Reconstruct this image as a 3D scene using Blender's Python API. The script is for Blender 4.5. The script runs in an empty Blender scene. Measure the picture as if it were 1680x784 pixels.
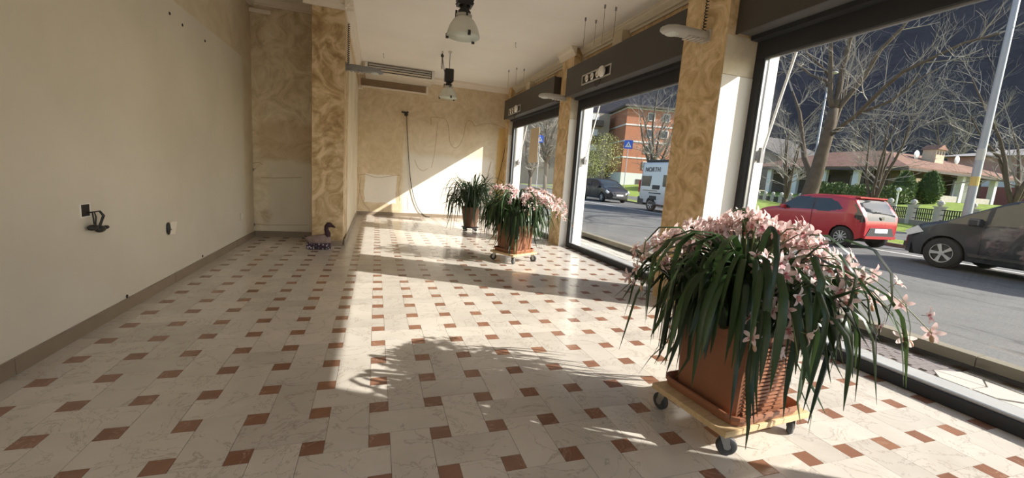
import bpy, bmesh, math, random
from mathutils import Vector, Matrix, noise
R = math.radians
PI = math.pi
scene = bpy.context.scene
C = scene.collection
# ------------------------------------------------------------------ camera
FPX = 683.5
CAM = Vector((.00632, -1.91534, 1.32592))
MR = ((0.9494133277, -0.3059344360, 0.0708410477), (0.02117507, -0.162705061, -0.9864475047), (0.313314458, 0.9380464722, -0.1479961703))
cd = bpy.data.cameras.new('camera'); cam = bpy.data.objects.new('camera', cd); C.objects.link(cam)
cd.sensor_width = 36; cd.sensor_fit = 'HORIZONTAL'; cd.lens = FPX / 1680 * 36; cd.clip_start = .05; cd.clip_end = 3000
cam.matrix_world = Matrix(((MR[0][0], -MR[1][0], -MR[2][0], CAM.x), (MR[0][1], -MR[1][1], -MR[2][1], CAM.y), (MR[0][2], -MR[1][2], -MR[2][2], CAM.z), (0, 0, 0, 1)))
scene.camera = cam
# ------------------------------------------------------------------ sky, sun, exposure
SUN = Vector((1, -.555, .672)).normalized()          # direction towards the sun
w = bpy.data.worlds.new('world'); scene.world = w; w.use_nodes = True
sky = w.node_tree.nodes.new('ShaderNodeTexSky'); sky.sky_type = 'NISHITA'; sky.sun_disc = False
sky.sun_elevation = math.asin(SUN.z); sky.sun_rotation = math.atan2(SUN.x, SUN.y); sky.air_density = 1.0; sky.dust_density = 1.5; sky.ozone_density = 1.0
bg = w.node_tree.nodes['Background']; w.node_tree.links.new(sky.outputs[0], bg.inputs[0]); bg.inputs[1].default_value = .20
sd = bpy.data.lights.new('sun', 'SUN'); sd.energy = 6.4; sd.angle = R(.53); sd.color = (1, .95, .88)
so = bpy.data.objects.new('sun', sd); C.objects.link(so); so.rotation_euler = SUN.to_track_quat('Z', 'Y').to_euler(); so.location = (40, -25, 40)
vs = scene.view_settings; vs.view_transform = 'Standard'; vs.look = 'None'; vs.exposure = 0.70; vs.gamma = 1; vs.use_curve_mapping = False
cy = scene.cycles; cy.max_bounces = 10; cy.diffuse_bounces = 6; cy.transparent_max_bounces = 16; cy.sample_clamp_indirect = 6

# ------------------------------------------------------------------ helpers
def ray(x, y):
    u = (x - 840) / FPX; v = (y - 392) / FPX
    return Vector([MR[0][k] * u + MR[1][k] * v + MR[2][k] for k in range(3)])
def at(x, y, ax, val):                                # pixel -> point on an axis-aligned plane
    d = ray(x, y); return CAM + d * ((val - CAM[ax]) / d[ax])
def proj(p):
    d = Vector(p) - CAM; c = [sum(MR[r][k] * d[k] for k in range(3)) for r in range(3)]
    return (840 + FPX * c[0] / c[2], 392 + FPX * c[1] / c[2], c[2]) if c[2] > .01 else (-9999, -9999, c[2])
def lerp(a, b, t): return a + (b - a) * t
def interp(pts, x):
    if x <= pts[0][0]: return pts[0][1]
    for (a, va), (b, vb) in zip(pts, pts[1:]):
        if x <= b: return lerp(va, vb, (x - a) / (b - a)) if b > a else vb
    return pts[-1][1]
def sinterp(pts, x):                                  # smoother version
    if x <= pts[0][0]: return pts[0][1]
    n = len(pts)
    for i in range(n - 1):
        a, va = pts[i]; b, vb = pts[i + 1]
        if x <= b:
            t = (x - a) / (b - a); h = b - a
            def sl(k):
                if k <= 0 or k >= n - 1:
                    j = min(max(k, 0), n - 2) if k <= 0 else n - 2
                    return (pts[j + 1][1] - pts[j][1]) / (pts[j + 1][0] - pts[j][0])
                s0 = (pts[k][1] - pts[k - 1][1]) / (pts[k][0] - pts[k - 1][0]); s1 = (pts[k + 1][1] - pts[k][1]) / (pts[k + 1][0] - pts[k][0])
                return 0 if s0 * s1 <= 0 else 2 * s0 * s1 / (s0 + s1)
            m0, m1 = sl(i) * h, sl(i + 1) * h
            return (2*t**3 - 3*t*t + 1) * va + (t**3 - 2*t*t + t) * m0 + (-2*t**3 + 3*t*t) * vb + (t**3 - t*t) * m1
    return pts[-1][1]

class MB:
    def __init__(s): s.v = []; s.f = []; s.m = []
    def add(s, vs, fs, m=0):
        o = len(s.v); s.v += [tuple(p) for p in vs]
        for f in fs: s.f.append([o + i for i in f]); s.m.append(m)
        return s
    def box(s, a, b, m=0):
        (x0, y0, z0), (x1, y1, z1) = a, b
        return s.add([(x0,y0,z0),(x1,y0,z0),(x1,y1,z0),(x0,y1,z0),(x0,y0,z1),(x1,y0,z1),(x1,y1,z1),(x0,y1,z1)],
                     [(0,3,2,1),(4,5,6,7),(0,1,5,4),(1,2,6,5),(2,3,7,6),(3,0,4,7)], m)
    def cbox(s, c, d, m=0): return s.box([c[i] - d[i] / 2 for i in range(3)], [c[i] + d[i] / 2 for i in range(3)], m)
    def tube(s, pts, r, n=6, m=0, cap=True):
        pts = [Vector(p) for p in pts]; k = len(pts); rs = r if isinstance(r, (list, tuple)) else [r] * k
        vs = []; ref = None
        for i, p in enumerate(pts):
            t = (pts[min(i + 1, k - 1)] - pts[max(i - 1, 0)])
            t = t.normalized() if t.length > 1e-9 else Vector((0, 0, 1))
            if ref is None: ref = t.orthogonal().normalized()
            else:
                ref = ref - t * ref.dot(t); ref = ref.normalized() if ref.length > 1e-6 else t.orthogonal().normalized()
            b = t.cross(ref)
            for j in range(n):
                a = 2 * PI * j / n; vs.append(p + (ref * math.cos(a) + b * math.sin(a)) * rs[i])
        fs = [(i*n + j, i*n + (j+1) % n, (i+1)*n + (j+1) % n, (i+1)*n + j) for i in range(k-1) for j in range(n)]
        if cap: fs += [tuple(range(n-1, -1, -1)), tuple(range((k-1)*n, k*n))]
        return s.add(vs, fs, m)
    def lathe(s, prof, n=16, o=(0,0,0), m=0, axis=2, cap=True):
        vs = []
        for r, z in prof:
            for j in range(n):
                a = 2 * PI * j / n; c, d = r * math.cos(a), r * math.sin(a)
                p = ((c, d, z), (z, c, d), (d, z, c))[{2: 0, 0: 1, 1: 2}[axis]]
                vs.append((p[0] + o[0], p[1] + o[1], p[2] + o[2]))
        k = len(prof); fs = [(i*n + j, i*n + (j+1) % n, (i+1)*n + (j+1) % n, (i+1)*n + j) for i in range(k-1) for j in range(n)]
        if cap: fs += [tuple(range(n-1, -1, -1)), tuple(range((k-1)*n, k*n))]
        return s.add(vs, fs, m)
    def ell(s, c, r, n=12, k=8, m=0):
        prof = [(max(1e-4, math.sin(PI * i / k)), -math.cos(PI * i / k)) for i in range(k + 1)]
        vs = []
        for q, z in prof:
            for j in range(n): a = 2*PI*j/n; vs.append((c[0] + r[0]*q*math.cos(a), c[1] + r[1]*q*math.sin(a), c[2] + r[2]*z))
        return s.add(vs, [(i*n + j, i*n + (j+1) % n, (i+1)*n + (j+1) % n, (i+1)*n + j) for i in range(k) for j in range(n)], m)
    def prism(s, poly, ax, a, b, m=0):                # polygon in the two other axes, extruded along ax
        n = len(poly); vs = []
        for h in (a, b):
            for p in poly:
                q = [p[0], p[1]]; q.insert(ax, h); vs.append(tuple(q))
        fs = [tuple(range(n-1, -1, -1)), tuple(range(n, 2*n))] + [(i, (i+1) % n, n + (i+1) % n, n + i) for i in range(n)]
        return s.add(vs, fs, m)
    def mesh(s, name, mats, smooth=False):
        me = bpy.data.meshes.new(name); me.from_pydata(s.v, [], s.f)
        for m in (mats if isinstance(mats, (list, tuple)) else [mats]): me.materials.append(m)
        me.polygons.foreach_set('material_index', s.m)
        if smooth: me.polygons.foreach_set('use_smooth', [True] * len(s.f))
        me.update()
        bm = bmesh.new(); bm.from_mesh(me); bmesh.ops.recalc_face_normals(bm, faces=bm.faces); bm.to_mesh(me); bm.free()
        return me
    def build(s, name, mats, parent=None, smooth=False, **kw):
        return link(name, s.mesh(name, mats, smooth), parent, **kw)
def link(name, data, parent=None, label=None, cat=None, group=None, kind=None, loc=None, rz=None):
    o = bpy.data.objects.new(name, data); C.objects.link(o)
    if parent: o.parent = parent
    tag(o, label, cat, group, kind)
    if loc is not None: o.location = loc
    if rz is not None: o.rotation_euler = (0, 0, rz)
    return o
def tag(o, label=None, cat=None, group=None, kind=None):
    if label: o['label'] = label
    if cat: o['category'] = cat
    if group: o['group'] = group
    if kind: o['kind'] = kind
    return o
def thing(name, label, cat, loc=(0,0,0), rz=0, group=None): return link(name, None, None, label, cat, group, None, loc, rz)
def bev(o, wd=.006, seg=2):
    m = o.modifiers.new('bevel', 'BEVEL'); m.width = wd; m.segments = seg; m.limit_method = 'ANGLE'; return o
def smooth_by_angle(o):
    o.data.polygons.foreach_set('use_smooth', [True] * len(o.data.polygons))
    m = o.modifiers.new('es', 'EDGE_SPLIT'); m.split_angle = R(38); return o

# ------------------------------------------------------------------ materials
def nmat(name):
    m = bpy.data.materials.new(name); m.use_nodes = True
    return m, m.node_tree, m.node_tree.nodes['Principled BSDF']
def col(c): return (c[0], c[1], c[2], 1)
def setp(b, rough=.5, spec=.5, metal=0, coat=0, trans=0):
    b.inputs['Roughness'].default_value = rough; b.inputs['Specular IOR Level'].default_value = spec; b.inputs['Metallic'].default_value = metal
    b.inputs['Coat Weight'].default_value = coat; b.inputs['Transmission Weight'].default_value = trans
def plain(name, c, rough=.5, spec=.5, metal=0, coat=0, var=.12, scale=6):
    m, nt, b = nmat(name); setp(b, rough, spec, metal, coat)
    n = nt.nodes.new('ShaderNodeTexNoise'); n.inputs['Scale'].default_value = scale; n.inputs['Detail'].default_value = 4
    tc = nt.nodes.new('ShaderNodeTexCoord'); nt.links.new(tc.outputs['Object'], n.inputs['Vector'])
    mx = nt.nodes.new('ShaderNodeMix'); mx.data_type = 'RGBA'
    mx.inputs[6].default_value = col([k * (1 - var) for k in c]); mx.inputs[7].default_value = col([min(1, k * (1 + var)) for k in c])
    nt.links.new(n.outputs[0], mx.inputs[0]); nt.links.new(mx.outputs[2], b.inputs['Base Color'])
    return m
def N(nt, t, **kw):
    n = nt.nodes.new(t)
    for k, v in kw.items(): setattr(n, k, v)
    return n
def noise_n(nt, vec, scale, detail=4, rough=.55, dist=0):
    n = N(nt, 'ShaderNodeTexNoise'); n.inputs['Scale'].default_value = scale; n.inputs['Detail'].default_value = detail
    n.inputs['Roughness'].default_value = rough; n.inputs['Distortion'].default_value = dist; nt.links.new(vec, n.inputs['Vector']); return n.outputs[0]
def ramp(nt, fac, stops):
    r = N(nt, 'ShaderNodeValToRGB'); e = r.color_ramp.elements
    while len(e) < len(stops): e.new(.5)
    for k, (p, c) in enumerate(stops): e[k].position = p; e[k].color = col(c) if len(c) == 3 else c
    nt.links.new(fac, r.inputs[0]); return r.outputs[0]
def math_n(nt, op, a, b=None, c=None):
    n = N(nt, 'ShaderNodeMath', operation=op)
    for k, v in enumerate((a, b, c)):
        if v is None: continue
        if isinstance(v, (int, float)): n.inputs[k].default_value = v
        else: nt.links.new(v, n.inputs[k])
    return n.outputs[0]
def mixc(nt, fac, a, b, bt='MIX'):
    n = N(nt, 'ShaderNodeMix', data_type='RGBA', blend_type=bt)
    for k, v in ((0, fac), (6, a), (7, b)):
        if isinstance(v, (int, float)): n.inputs[k].default_value = v
        elif isinstance(v, (tuple, list)): n.inputs[k].default_value = col(v)
        else: nt.links.new(v, n.inputs[k])
    return n.outputs[2]
def bump(nt, b, h, strength=.3, dist=.01):
    n = N(nt, 'ShaderNodeBump'); n.inputs['Strength'].default_value = strength; n.inputs['Distance'].default_value = dist
    nt.links.new(h, n.inputs['Height']); nt.links.new(n.outputs[0], b.inputs['Normal'])
def pos(nt):
    g = N(nt, 'ShaderNodeNewGeometry'); s = N(nt, 'ShaderNodeSeparateXYZ'); nt.links.new(g.outputs['Position'], s.inputs[0])
    return g.outputs['Position'], s.outputs[0], s.outputs[1], s.outputs[2]
def smooth(nt, v, lo, hi):
    n = N(nt, 'ShaderNodeMapRange', interpolation_type='SMOOTHSTEP'); nt.links.new(v, n.inputs[0]); n.inputs[1].default_value = lo; n.inputs[2].default_value = hi
    return n.outputs[0]
def rect(nt, h, z, h0, h1, z0, z1, s=.02):
    a = math_n(nt, 'MULTIPLY', smooth(nt, h, h0 - s, h0 + s), math_n(nt, 'SUBTRACT', 1, smooth(nt, h, h1 - s, h1 + s)))
    b = math_n(nt, 'MULTIPLY', smooth(nt, z, z0 - s, z0 + s), math_n(nt, 'SUBTRACT', 1, smooth(nt, z, z1 - s, z1 + s)))
    return math_n(nt, 'MULTIPLY', a, b)

def stucco(name, stops, scale=2.2, dist=1.6):
    m, nt, b = nmat(name); setp(b, .55, .35); p = pos(nt)[0]
    f = noise_n(nt, p, scale, 5, .6, dist)
    c = ramp(nt, f, stops)
    f2 = noise_n(nt, p, 9, 6, .7)
    c = mixc(nt, .25, c, ramp(nt, f2, [(.3, (.55, .55, .55)), (.7, (1, 1, 1))]), 'MULTIPLY')
    nt.links.new(c, b.inputs['Base Color']); bump(nt, b, noise_n(nt, p, 30, 5), .25, .004); return m
M = {}
M['tan'] = stucco('tan_stucco', [(.34, (.46, .31, .145)), (.5, (.65, .475, .26)), (.66, (.80, .63, .40))], 3.6, 2.0)
M['tan_pillar'] = stucco('swirled_stucco', [(.34, (.34, .22, .10)), (.48, (.52, .37, .20)), (.64, (.74, .58, .37))], 3.0, 2.0)
M['tan_pale'] = stucco('cream_stucco', [(.35, (.62, .53, .38)), (.65, (.74, .66, .51))], 1.6, .8)  # paler cream stucco for side wall, posts, blocks and upper storey

def wall_left_mat():
    m, nt, b = nmat('left_wall_paint'); setp(b, .42, .4); p, x, y, z = pos(nt)
    n = noise_n(nt, p, 1.1, 5, .6); base = ramp(nt, n, [(.3, (.61, .565, .465)), (.7, (.68, .63, .535))])
    nn = noise_n(nt, p, 5, 6, .65)
    up = smooth(nt, math_n(nt, 'ADD', z, math_n(nt, 'MULTIPLY', nn, .06)), 2.845, 2.855)
    old = ramp(nt, noise_n(nt, p, 2.5, 5, .6, 1), [(.3, (.52, .43, .29)), (.7, (.66, .57, .42))])
    c = mixc(nt, up, base, old)
    e = smooth(nt, math_n(nt, 'ADD', y, math_n(nt, 'MULTIPLY', nn, .3)), 5.75, 5.9)   # unpainted strip by the corner
    c = mixc(nt, math_n(nt, 'MULTIPLY', e, .7), c, old)
    nt.links.new(c, b.inputs['Base Color']); bump(nt, b, noise_n(nt, p, 40, 4), .12, .003); return m
def wall_far_mat():
    m, nt, b = nmat('far_wall_plaster'); setp(b, .5, .35); p, x, y, z = pos(nt)
    nn = noise_n(nt, p, 4.5, 6, .65, .5); wob = math_n(nt, 'MULTIPLY', math_n(nt, 'SUBTRACT', nn, .5), .16)
    xw = math_n(nt, 'ADD', x, wob); zw = math_n(nt, 'ADD', z, wob)
    base = ramp(nt, noise_n(nt, p, 1.8, 7, .66, 1.0), [(.32, (.58, .48, .33)), (.68, (.76, .68, .54))])
    tan = ramp(nt, noise_n(nt, p, 2.8, 7, .68, 1.8), [(.32, (.44, .30, .14)), (.68, (.72, .58, .38))])
    white = ramp(nt, noise_n(nt, p, 2, 4), [(.3, (.73, .69, .61)), (.7, (.79, .75, .67))])
    c = mixc(nt, math_n(nt, 'MULTIPLY', smooth(nt, zw, 1.9, 3.0), .55), base, tan)
    c = mixc(nt, rect(nt, xw, zw, -.5, .62, 1.12, 2.45, .03), c, tan)
    c = mixc(nt, rect(nt, xw, zw, -.5, .70, .1, 2.5, .02), c, mixc(nt, .5, tan, base))
    c = mixc(nt, rect(nt, xw, zw, -.28, .55, .35, 1.12, .015), c, white)
    c = mixc(nt, rect(nt, xw, zw, .74, 3.3, -.1, 1.75, .12), c, white)
    c = mixc(nt, rect(nt, xw, zw, 3.38, 3.6, -.1, 2.7, .03), c, (.62, .43, .17))
    nt.links.new(c, b.inputs['Base Color']); bump(nt, b, noise_n(nt, p, 25, 5), .25, .005); return m
def wall_alcove_mat():
    m, nt, b = nmat('alcove_plaster'); setp(b, .5, .35); p, x, y, z = pos(nt)
    nn = noise_n(nt, p, 4.5, 6, .65, .5); wob = math_n(nt, 'MULTIPLY', math_n(nt, 'SUBTRACT', nn, .5), .2)
    xw = math_n(nt, 'ADD', x, wob); zw = math_n(nt, 'ADD', z, wob)
    base = ramp(nt, noise_n(nt, p, 2.6, 7, .68, 1.6), [(.32, (.46, .35, .21)), (.5, (.66, .56, .40)), (.68, (.78, .70, .55))])
    white = ramp(nt, noise_n(nt, p, 1.6, 4), [(.3, (.64, .58, .46)), (.7, (.72, .66, .54))])
    c = mixc(nt, rect(nt, xw, zw, -1.72, -1.05, .1, 1.32, .06), base, white)
    c = mixc(nt, math_n(nt, 'MULTIPLY', rect(nt, xw, zw, -1.85, -.95, 1.32, 1.95, .06), .5), c, (.50, .36, .2))
    nt.links.new(c, b.inputs['Base Color']); bump(nt, b, noise_n(nt, p, 25, 5), .25, .005); return m
def ceiling_mat():
    m, nt, b = nmat('ceiling_paint'); setp(b, .7, .3); p = pos(nt)[0]
    nt.links.new(ramp(nt, noise_n(nt, p, .8, 5, .6), [(.3, (.82, .785, .725)), (.7, (.88, .85, .79))]), b.inputs['Base Color']); return m
def marble(name, lo, hi, vein, spec=.5):
    m, nt, b = nmat(name); setp(b, .16, spec); p = pos(nt)[0]
    oi = N(nt, 'ShaderNodeObjectInfo'); off = N(nt, 'ShaderNodeVectorMath', operation='MULTIPLY_ADD')
    cx = N(nt, 'ShaderNodeCombineXYZ'); nt.links.new(oi.outputs['Random'], cx.inputs[0]); nt.links.new(oi.outputs['Random'], cx.inputs[1]); nt.links.new(oi.outputs['Random'], cx.inputs[2])
    nt.links.new(cx.outputs[0], off.inputs[0]); off.inputs[1].default_value = (37, 51, 23); nt.links.new(p, off.inputs[2])
    v = off.outputs[0]
    n1 = noise_n(nt, v, 2.5, 5, .6, .6); c = ramp(nt, n1, [(.3, lo), (.7, hi)])
    n2 = noise_n(nt, v, 3.2, 6, .62, 1.1)
    vv = math_n(nt, 'ABSOLUTE', math_n(nt, 'SUBTRACT', n2, .5))
    vm = math_n(nt, 'SUBTRACT', 1, smooth(nt, vv, .0, .014))
    c = mixc(nt, math_n(nt, 'MULTIPLY', vm, .5), c, vein)
    tint = N(nt, 'ShaderNodeMapRange'); nt.links.new(oi.outputs['Random'], tint.inputs[0]); tint.inputs[3].default_value = .88; tint.inputs[4].default_value = 1.06
    hs = N(nt, 'ShaderNodeHueSaturation'); nt.links.new(tint.outputs[0], hs.inputs['Value']); nt.links.new(c, hs.inputs['Color'])
    nt.links.new(hs.outputs[0], b.inputs['Base Color'])
    rr = math_n(nt, 'ADD', math_n(nt, 'MULTIPLY', noise_n(nt, p, 1.7, 4), .12), .1); nt.links.new(rr, b.inputs['Roughness'])
    return m
M['wall_left'] = wall_left_mat(); M['wall_far'] = wall_far_mat(); M['alcove'] = wall_alcove_mat(); M['ceiling'] = ceiling_mat()
M['marble'] = marble('cream_marble', (.50, .455, .395), (.60, .55, .485), (.28, .225, .175))
M['red_tile'] = marble('red_marble', (.20, .095, .06), (.29, .15, .095), (.38, .25, .18))
M['joint'] = plain('floor_joint', (.20, .16, .12), .8, .2)
M['cornice'] = plain('cornice_plaster', (.76, .69, .58), .6, .3, var=.06)
M['base'] = plain('skirting_stone', (.25, .195, .14), .4, .4, var=.2, scale=4)
M['white_plaster'] = plain('reveal_plaster', (.74, .71, .64), .6, .3, var=.06, scale=3)
M['frame'] = plain('anthracite_aluminium', (.036, .037, .04), .5, .25, var=.1)
M['frame_edge'] = plain('brushed_aluminium_bead', (.28, .29, .30), .3, .5, metal=.6, var=.1)
M['box'] = plain('shutter_box_brown', (.052, .045, .038), .45, .4, var=.15, scale=2)
M['box_low'] = plain('shutter_box_soffit', (.105, .10, .095), .5, .4, var=.1)
M['black'] = plain('black_plastic', (.016, .015, .015), .45, .5)
M['cable'] = plain('cable_black', (.022, .02, .02), .5, .4)
M['wire'] = plain('thin_steel_wire', (.32, .27, .2), .4, .5, metal=.4)
M['grey'] = plain('grey_enamel', (.46, .44, .40), .4, .5, var=.06)
M['grey_dark'] = plain('grey_blue_enamel', (.24, .235, .235), .4, .5, var=.06)
M['chrome'] = plain('chrome', (.72, .7, .68), .18, .5, metal=1, var=.03)
M['white'] = plain('white_plastic', (.78, .76, .71), .45, .4, var=.04)
M['cream_plastic'] = plain('cream_plastic', (.66, .60, .50), .45, .4, var=.05)
M['slot'] = plain('dark_slot', (.03, .024, .02), .6, .3)
M['brown_panel'] = plain('brown_panel', (.26, .18, .11), .6, .3, var=.2)
M['terracotta'] = plain('terracotta_plastic', (.30, .125, .065), .5, .4, var=.1, scale=3)
M['soil'] = plain('potting_soil', (.05, .035, .025), .95, .1, var=.4, scale=30)
M['rubber'] = plain('rubber', (.05, .05, .05), .55, .4)
M['castor_metal'] = plain('zinc_castor', (.42, .40, .36), .35, .5, metal=.7)
M['crack'] = plain('plaster_crack', (.30, .19, .09), .8, .2, var=.3)
def wood(name, a, bcol):
    m, nt, b = nmat(name); setp(b, .55, .35); tc = N(nt, 'ShaderNodeTexCoord'); mp = N(nt, 'ShaderNodeMapping'); mp.inputs['Scale'].default_value = (1.5, 18, 18)
    nt.links.new(tc.outputs['Object'], mp.inputs[0]); nt.links.new(ramp(nt, noise_n(nt, mp.outputs[0], 2, 5, .6, .5), [(.3, a), (.7, bcol)]), b.inputs['Base Color']); return m
M['wood'] = wood('pine_board', (.52, .36, .18), (.68, .50, .29))
def leafmat(name, a, c, rough=.38, tr=.25):
    m, nt, b = nmat(name); setp(b, rough, .5); oi = N(nt, 'ShaderNodeObjectInfo')
    cc = ramp(nt, oi.outputs['Random'], [(0, a), (1, c)]); nt.links.new(cc, b.inputs['Base Color'])
    t = N(nt, 'ShaderNodeBsdfTranslucent'); nt.links.new(cc, t.inputs[0]); mx = N(nt, 'ShaderNodeMixShader'); mx.inputs[0].default_value = tr
    nt.links.new(b.outputs[0], mx.inputs[1]); nt.links.new(t.outputs[0], mx.inputs[2]); nt.links.new(mx.outputs[0], nt.nodes['Material Output'].inputs[0]); return m
M['leaf'] = leafmat('orchid_leaf', (.014, .031, .011), (.042, .082, .024))
M['leaf_dark'] = leafmat('dark_leaf', (.015, .035, .014), (.04, .075, .028))
M['petal'] = leafmat('pink_petal', (.80, .58, .56), (.90, .76, .72), .6, .35)
M['lip'] = leafmat('flower_lip', (.55, .16, .20), (.62, .30, .26), .6, .2)
M['stem'] = leafmat('flower_stem', (.12, .16, .05), (.20, .22, .08), .5, .1)
M['bud'] = leafmat('flower_bud', (.55, .36, .18), (.62, .40, .28), .6, .2)
def glass_mat(name, tint=(1, 1, 1), ior=1.35):
    m = bpy.data.materials.new(name); m.use_nodes = True; nt = m.node_tree; nt.nodes.remove(nt.nodes['Principled BSDF'])
    t = N(nt, 'ShaderNodeBsdfTransparent'); t.inputs[0].default_value = col(tint); g = N(nt, 'ShaderNodeBsdfGlossy'); g.inputs['Roughness'].default_value = .01
    lw = N(nt, 'ShaderNodeLayerWeight'); fr = math_n(nt, 'MULTIPLY_ADD', math_n(nt, 'POWER', lw.outputs['Facing'], 5), .55, .018); mx = N(nt, 'ShaderNodeMixShader')
    nt.links.new(fr, mx.inputs[0]); nt.links.new(t.outputs[0], mx.inputs[1]); nt.links.new(g.outputs[0], mx.inputs[2]); nt.links.new(mx.outputs[0], nt.nodes['Material Output'].inputs[0]); return m
M['glass'] = glass_mat('shop_window_glass', (.97, .98, .98))
def frosted(name, c, op):
    m = bpy.data.materials.new(name); m.use_nodes = True; nt = m.node_tree; b = nt.nodes['Principled BSDF']; b.inputs['Base Color'].default_value = col(c); setp(b, .25, .5)
    t = N(nt, 'ShaderNodeBsdfTransparent'); tl = N(nt, 'ShaderNodeBsdfTranslucent'); tl.inputs[0].default_value = col(c)
    m1 = N(nt, 'ShaderNodeMixShader'); m1.inputs[0].default_value = .45; nt.links.new(b.outputs[0], m1.inputs[1]); nt.links.new(tl.outputs[0], m1.inputs[2])
    m2 = N(nt, 'ShaderNodeMixShader'); m2.inputs[0].default_value = op; nt.links.new(t.outputs[0], m2.inputs[1]); nt.links.new(m1.outputs[0], m2.inputs[2])
    nt.links.new(m2.outputs[0], nt.nodes['Material Output'].inputs[0]); return m
M['dome_glass'] = frosted('prismatic_glass', (.80, .80, .74), .82)
M['dome_lens'] = frosted('lamp_lens', (.90, .94, .88), .9)

# ------------------------------------------------------------------ room shell
XL, XR, YF, YA, ZC = -1.95, 3.70, 10.15, 6.15, 3.82
YB = -4.0                                             # behind the camera the room goes on
PX0, PX1, PY = -.95, -.49, 5.36                       # big pillar on the left
A = .10                                               # side of a red tile
def struct(name, mb, mats, label, parent=None, sm=False): return mb.build(name, mats, parent, sm, label=label, kind='structure')
floor = struct('floor', MB().box((XL - .2, YB, -.12), (3.82, YF + .1, -.003)), M['joint'], 'polished cream marble floor with small red marble squares')
def inside(x0, x1, y0, y1):
    x0, x1, y0, y1 = max(x0, XL), min(x1, XR), max(y0, YB), min(y1, YF)
    if x1 - x0 < .01 or y1 - y0 < .01: return None
    if x1 <= PX1 and y0 >= YA: return None
    return x0, x1, y0, y1
G = .0011
def floor_set(name, rects, mat, limit):
    scored = []
    for r in rects:
        c = inside(*r)
        if not c: continue
        mx, my = (c[0] + c[1]) / 2, (c[2] + c[3]) / 2; px, py, d = proj((mx, my, 0))
        vis = 0 < d and -60 < px < 1740 and 200 < py < 830
        scored.append((0 if vis else 1, d if d > 0 else 99, c, r))
    scored.sort(key=lambda q: (q[0], q[1])); cache = {}; rest = MB()
    for k, (_, _, c, r) in enumerate(scored):
        wx, wy = c[1] - c[0], c[3] - c[2]
        if k < limit:
            key = (round(wx, 3), round(wy, 3))
            if key not in cache: cache[key] = MB().box((G, G, -.02), (wx - G, wy - G, 0)).mesh(name, mat)
            link(name, cache[key], floor, loc=(c[0], c[2], 0))
        else: rest.box((c[0] + G, c[2] + G, -.02), (c[1] - G, c[3] - G, 0))
    rest.build(name + '_remainder', mat, floor, kind='stuff')
sq, sl = [], []
for i in range(-8, 14):
    for j in range(-15, 36):
        x, y = 3 * i * A, 3 * j * A
        sq.append((x, x + A, y, y + A))
        if (i + j) % 2 == 0:
            sl.append((x, x + 4 * A, y + A, y + 3 * A)); sl.append((x + A, x + 3 * A, y - 3 * A, y + A))
floor_set('red_tile', sq, M['red_tile'], 300); floor_set('marble_slab', sl, M['marble'], 300)

struct('ceiling', MB().box((XL - .2, YB, ZC), (4.05, YF + .2, ZC + .2)), M['ceiling'], 'cream painted ceiling with water stains')
struct('wall_left', MB().box((XL - .2, YB, 0), (XL, YA + .2, ZC)), M['wall_left'], 'long plain off-white left wall')
struct('wall_alcove', MB().box((XL - .2, YA, 0), (PX0 + .02, YA + .2, ZC)), M['alcove'], 'stained plaster wall at the back of the left alcove')
wf = struct('wall_far', MB().box((PX1 - .3, YF, 0), (4.05, YF + .2, ZC)), M['wall_far'], 'patchy plaster far wall with a diagonal band of sunlight')
struct('wall_back', MB().box((XL - .2, YB - .2, 0), (-1.2, YB, ZC)).box((3.1, YB - .2, 0), (4.05, YB, ZC)).box((-1.2, YB - .2, 3.1), (3.1, YB, ZC)), M['tan_pale'], 'plaster wall behind the viewer with an opening added to let in daylight')  # unseen wall; its wide opening is added so daylight fills the room
pl = struct('pillar', MB().box((PX0, PY, 0), (PX1, YA + .01, ZC)), M['tan_pillar'], 'square pillar in swirled brown stucco beside the alcove')
struct('wall_side', MB().box((PX0, YA, 0), (PX1 + .015, YF, 3.38), 0).box((PX0, YA, 3.38), (PX1, YF, ZC), 1), [M['tan_pale'], M['tan']], 'narrow cream side wall behind the stucco pillar')
# right wall: pillars, wall over the shutter boxes, exterior piers
WPY = [(-2.30, -1.70), (1.66, 2.30), (5.70, 6.22), (9.84, 10.15)]
WPX = [3.30, 3.30, 3.54, 3.60]
names = ['pillar'] * 4
plab = ['tan stucco pillar behind the viewer', 'broad tan stucco pillar between the two nearest windows', 'narrow tan stucco pillar between the two farther windows', 'tan stucco corner strip beside the farthest window']
for (y0, y1), x0, lb in zip(WPY, WPX, plab):
    mb = MB()
    if x0 == 3.30:
        mb.box((x0, y0, 0), (3.70, y1, ZC), 0)
        p = mb.build('pillar', [M['tan']], label=lb, kind='structure')
    else:
        p = mb.box((x0, y0, 0), (3.70, y1, ZC), 0).build('pillar', [M['tan']], label=lb, kind='structure')
    # plastered reveal on the sunny side and the outside pier
    MB().box((x0 + .004, y0 - .012, 0), (3.70, y0, 2.50)).build('reveal_panel', M['white_plaster'], p)
    MB().box((x0 + .006, y0 - .008, 2.506), (3.70, y0, 2.88)).build('stone_block', M['tan_pale'], p)
    MB().box((3.70, y0 + .02, -.3), (4.05, y1 + (.04 if y0 > 0 else -.04), 4.6)).build('outer_pier', M['white_plaster'], p)
struct('wall_right', MB().box((3.75, YB, 3.30), (4.05, YF + .2, ZC)).box((3.84, YB, 2.95), (4.05, YF + .2, 3.30)).box((3.70, YB - .2, 0), (4.05, -2.1, ZC)), M['tan'], 'tan plaster band above the shutter boxes')
struct('wall_upper', MB().box((XL - .3, YB - .2, ZC + .2), (4.05, YF + .4, 8.0)), M['tan_pale'], 'upper storey of the building above the shop')
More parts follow.
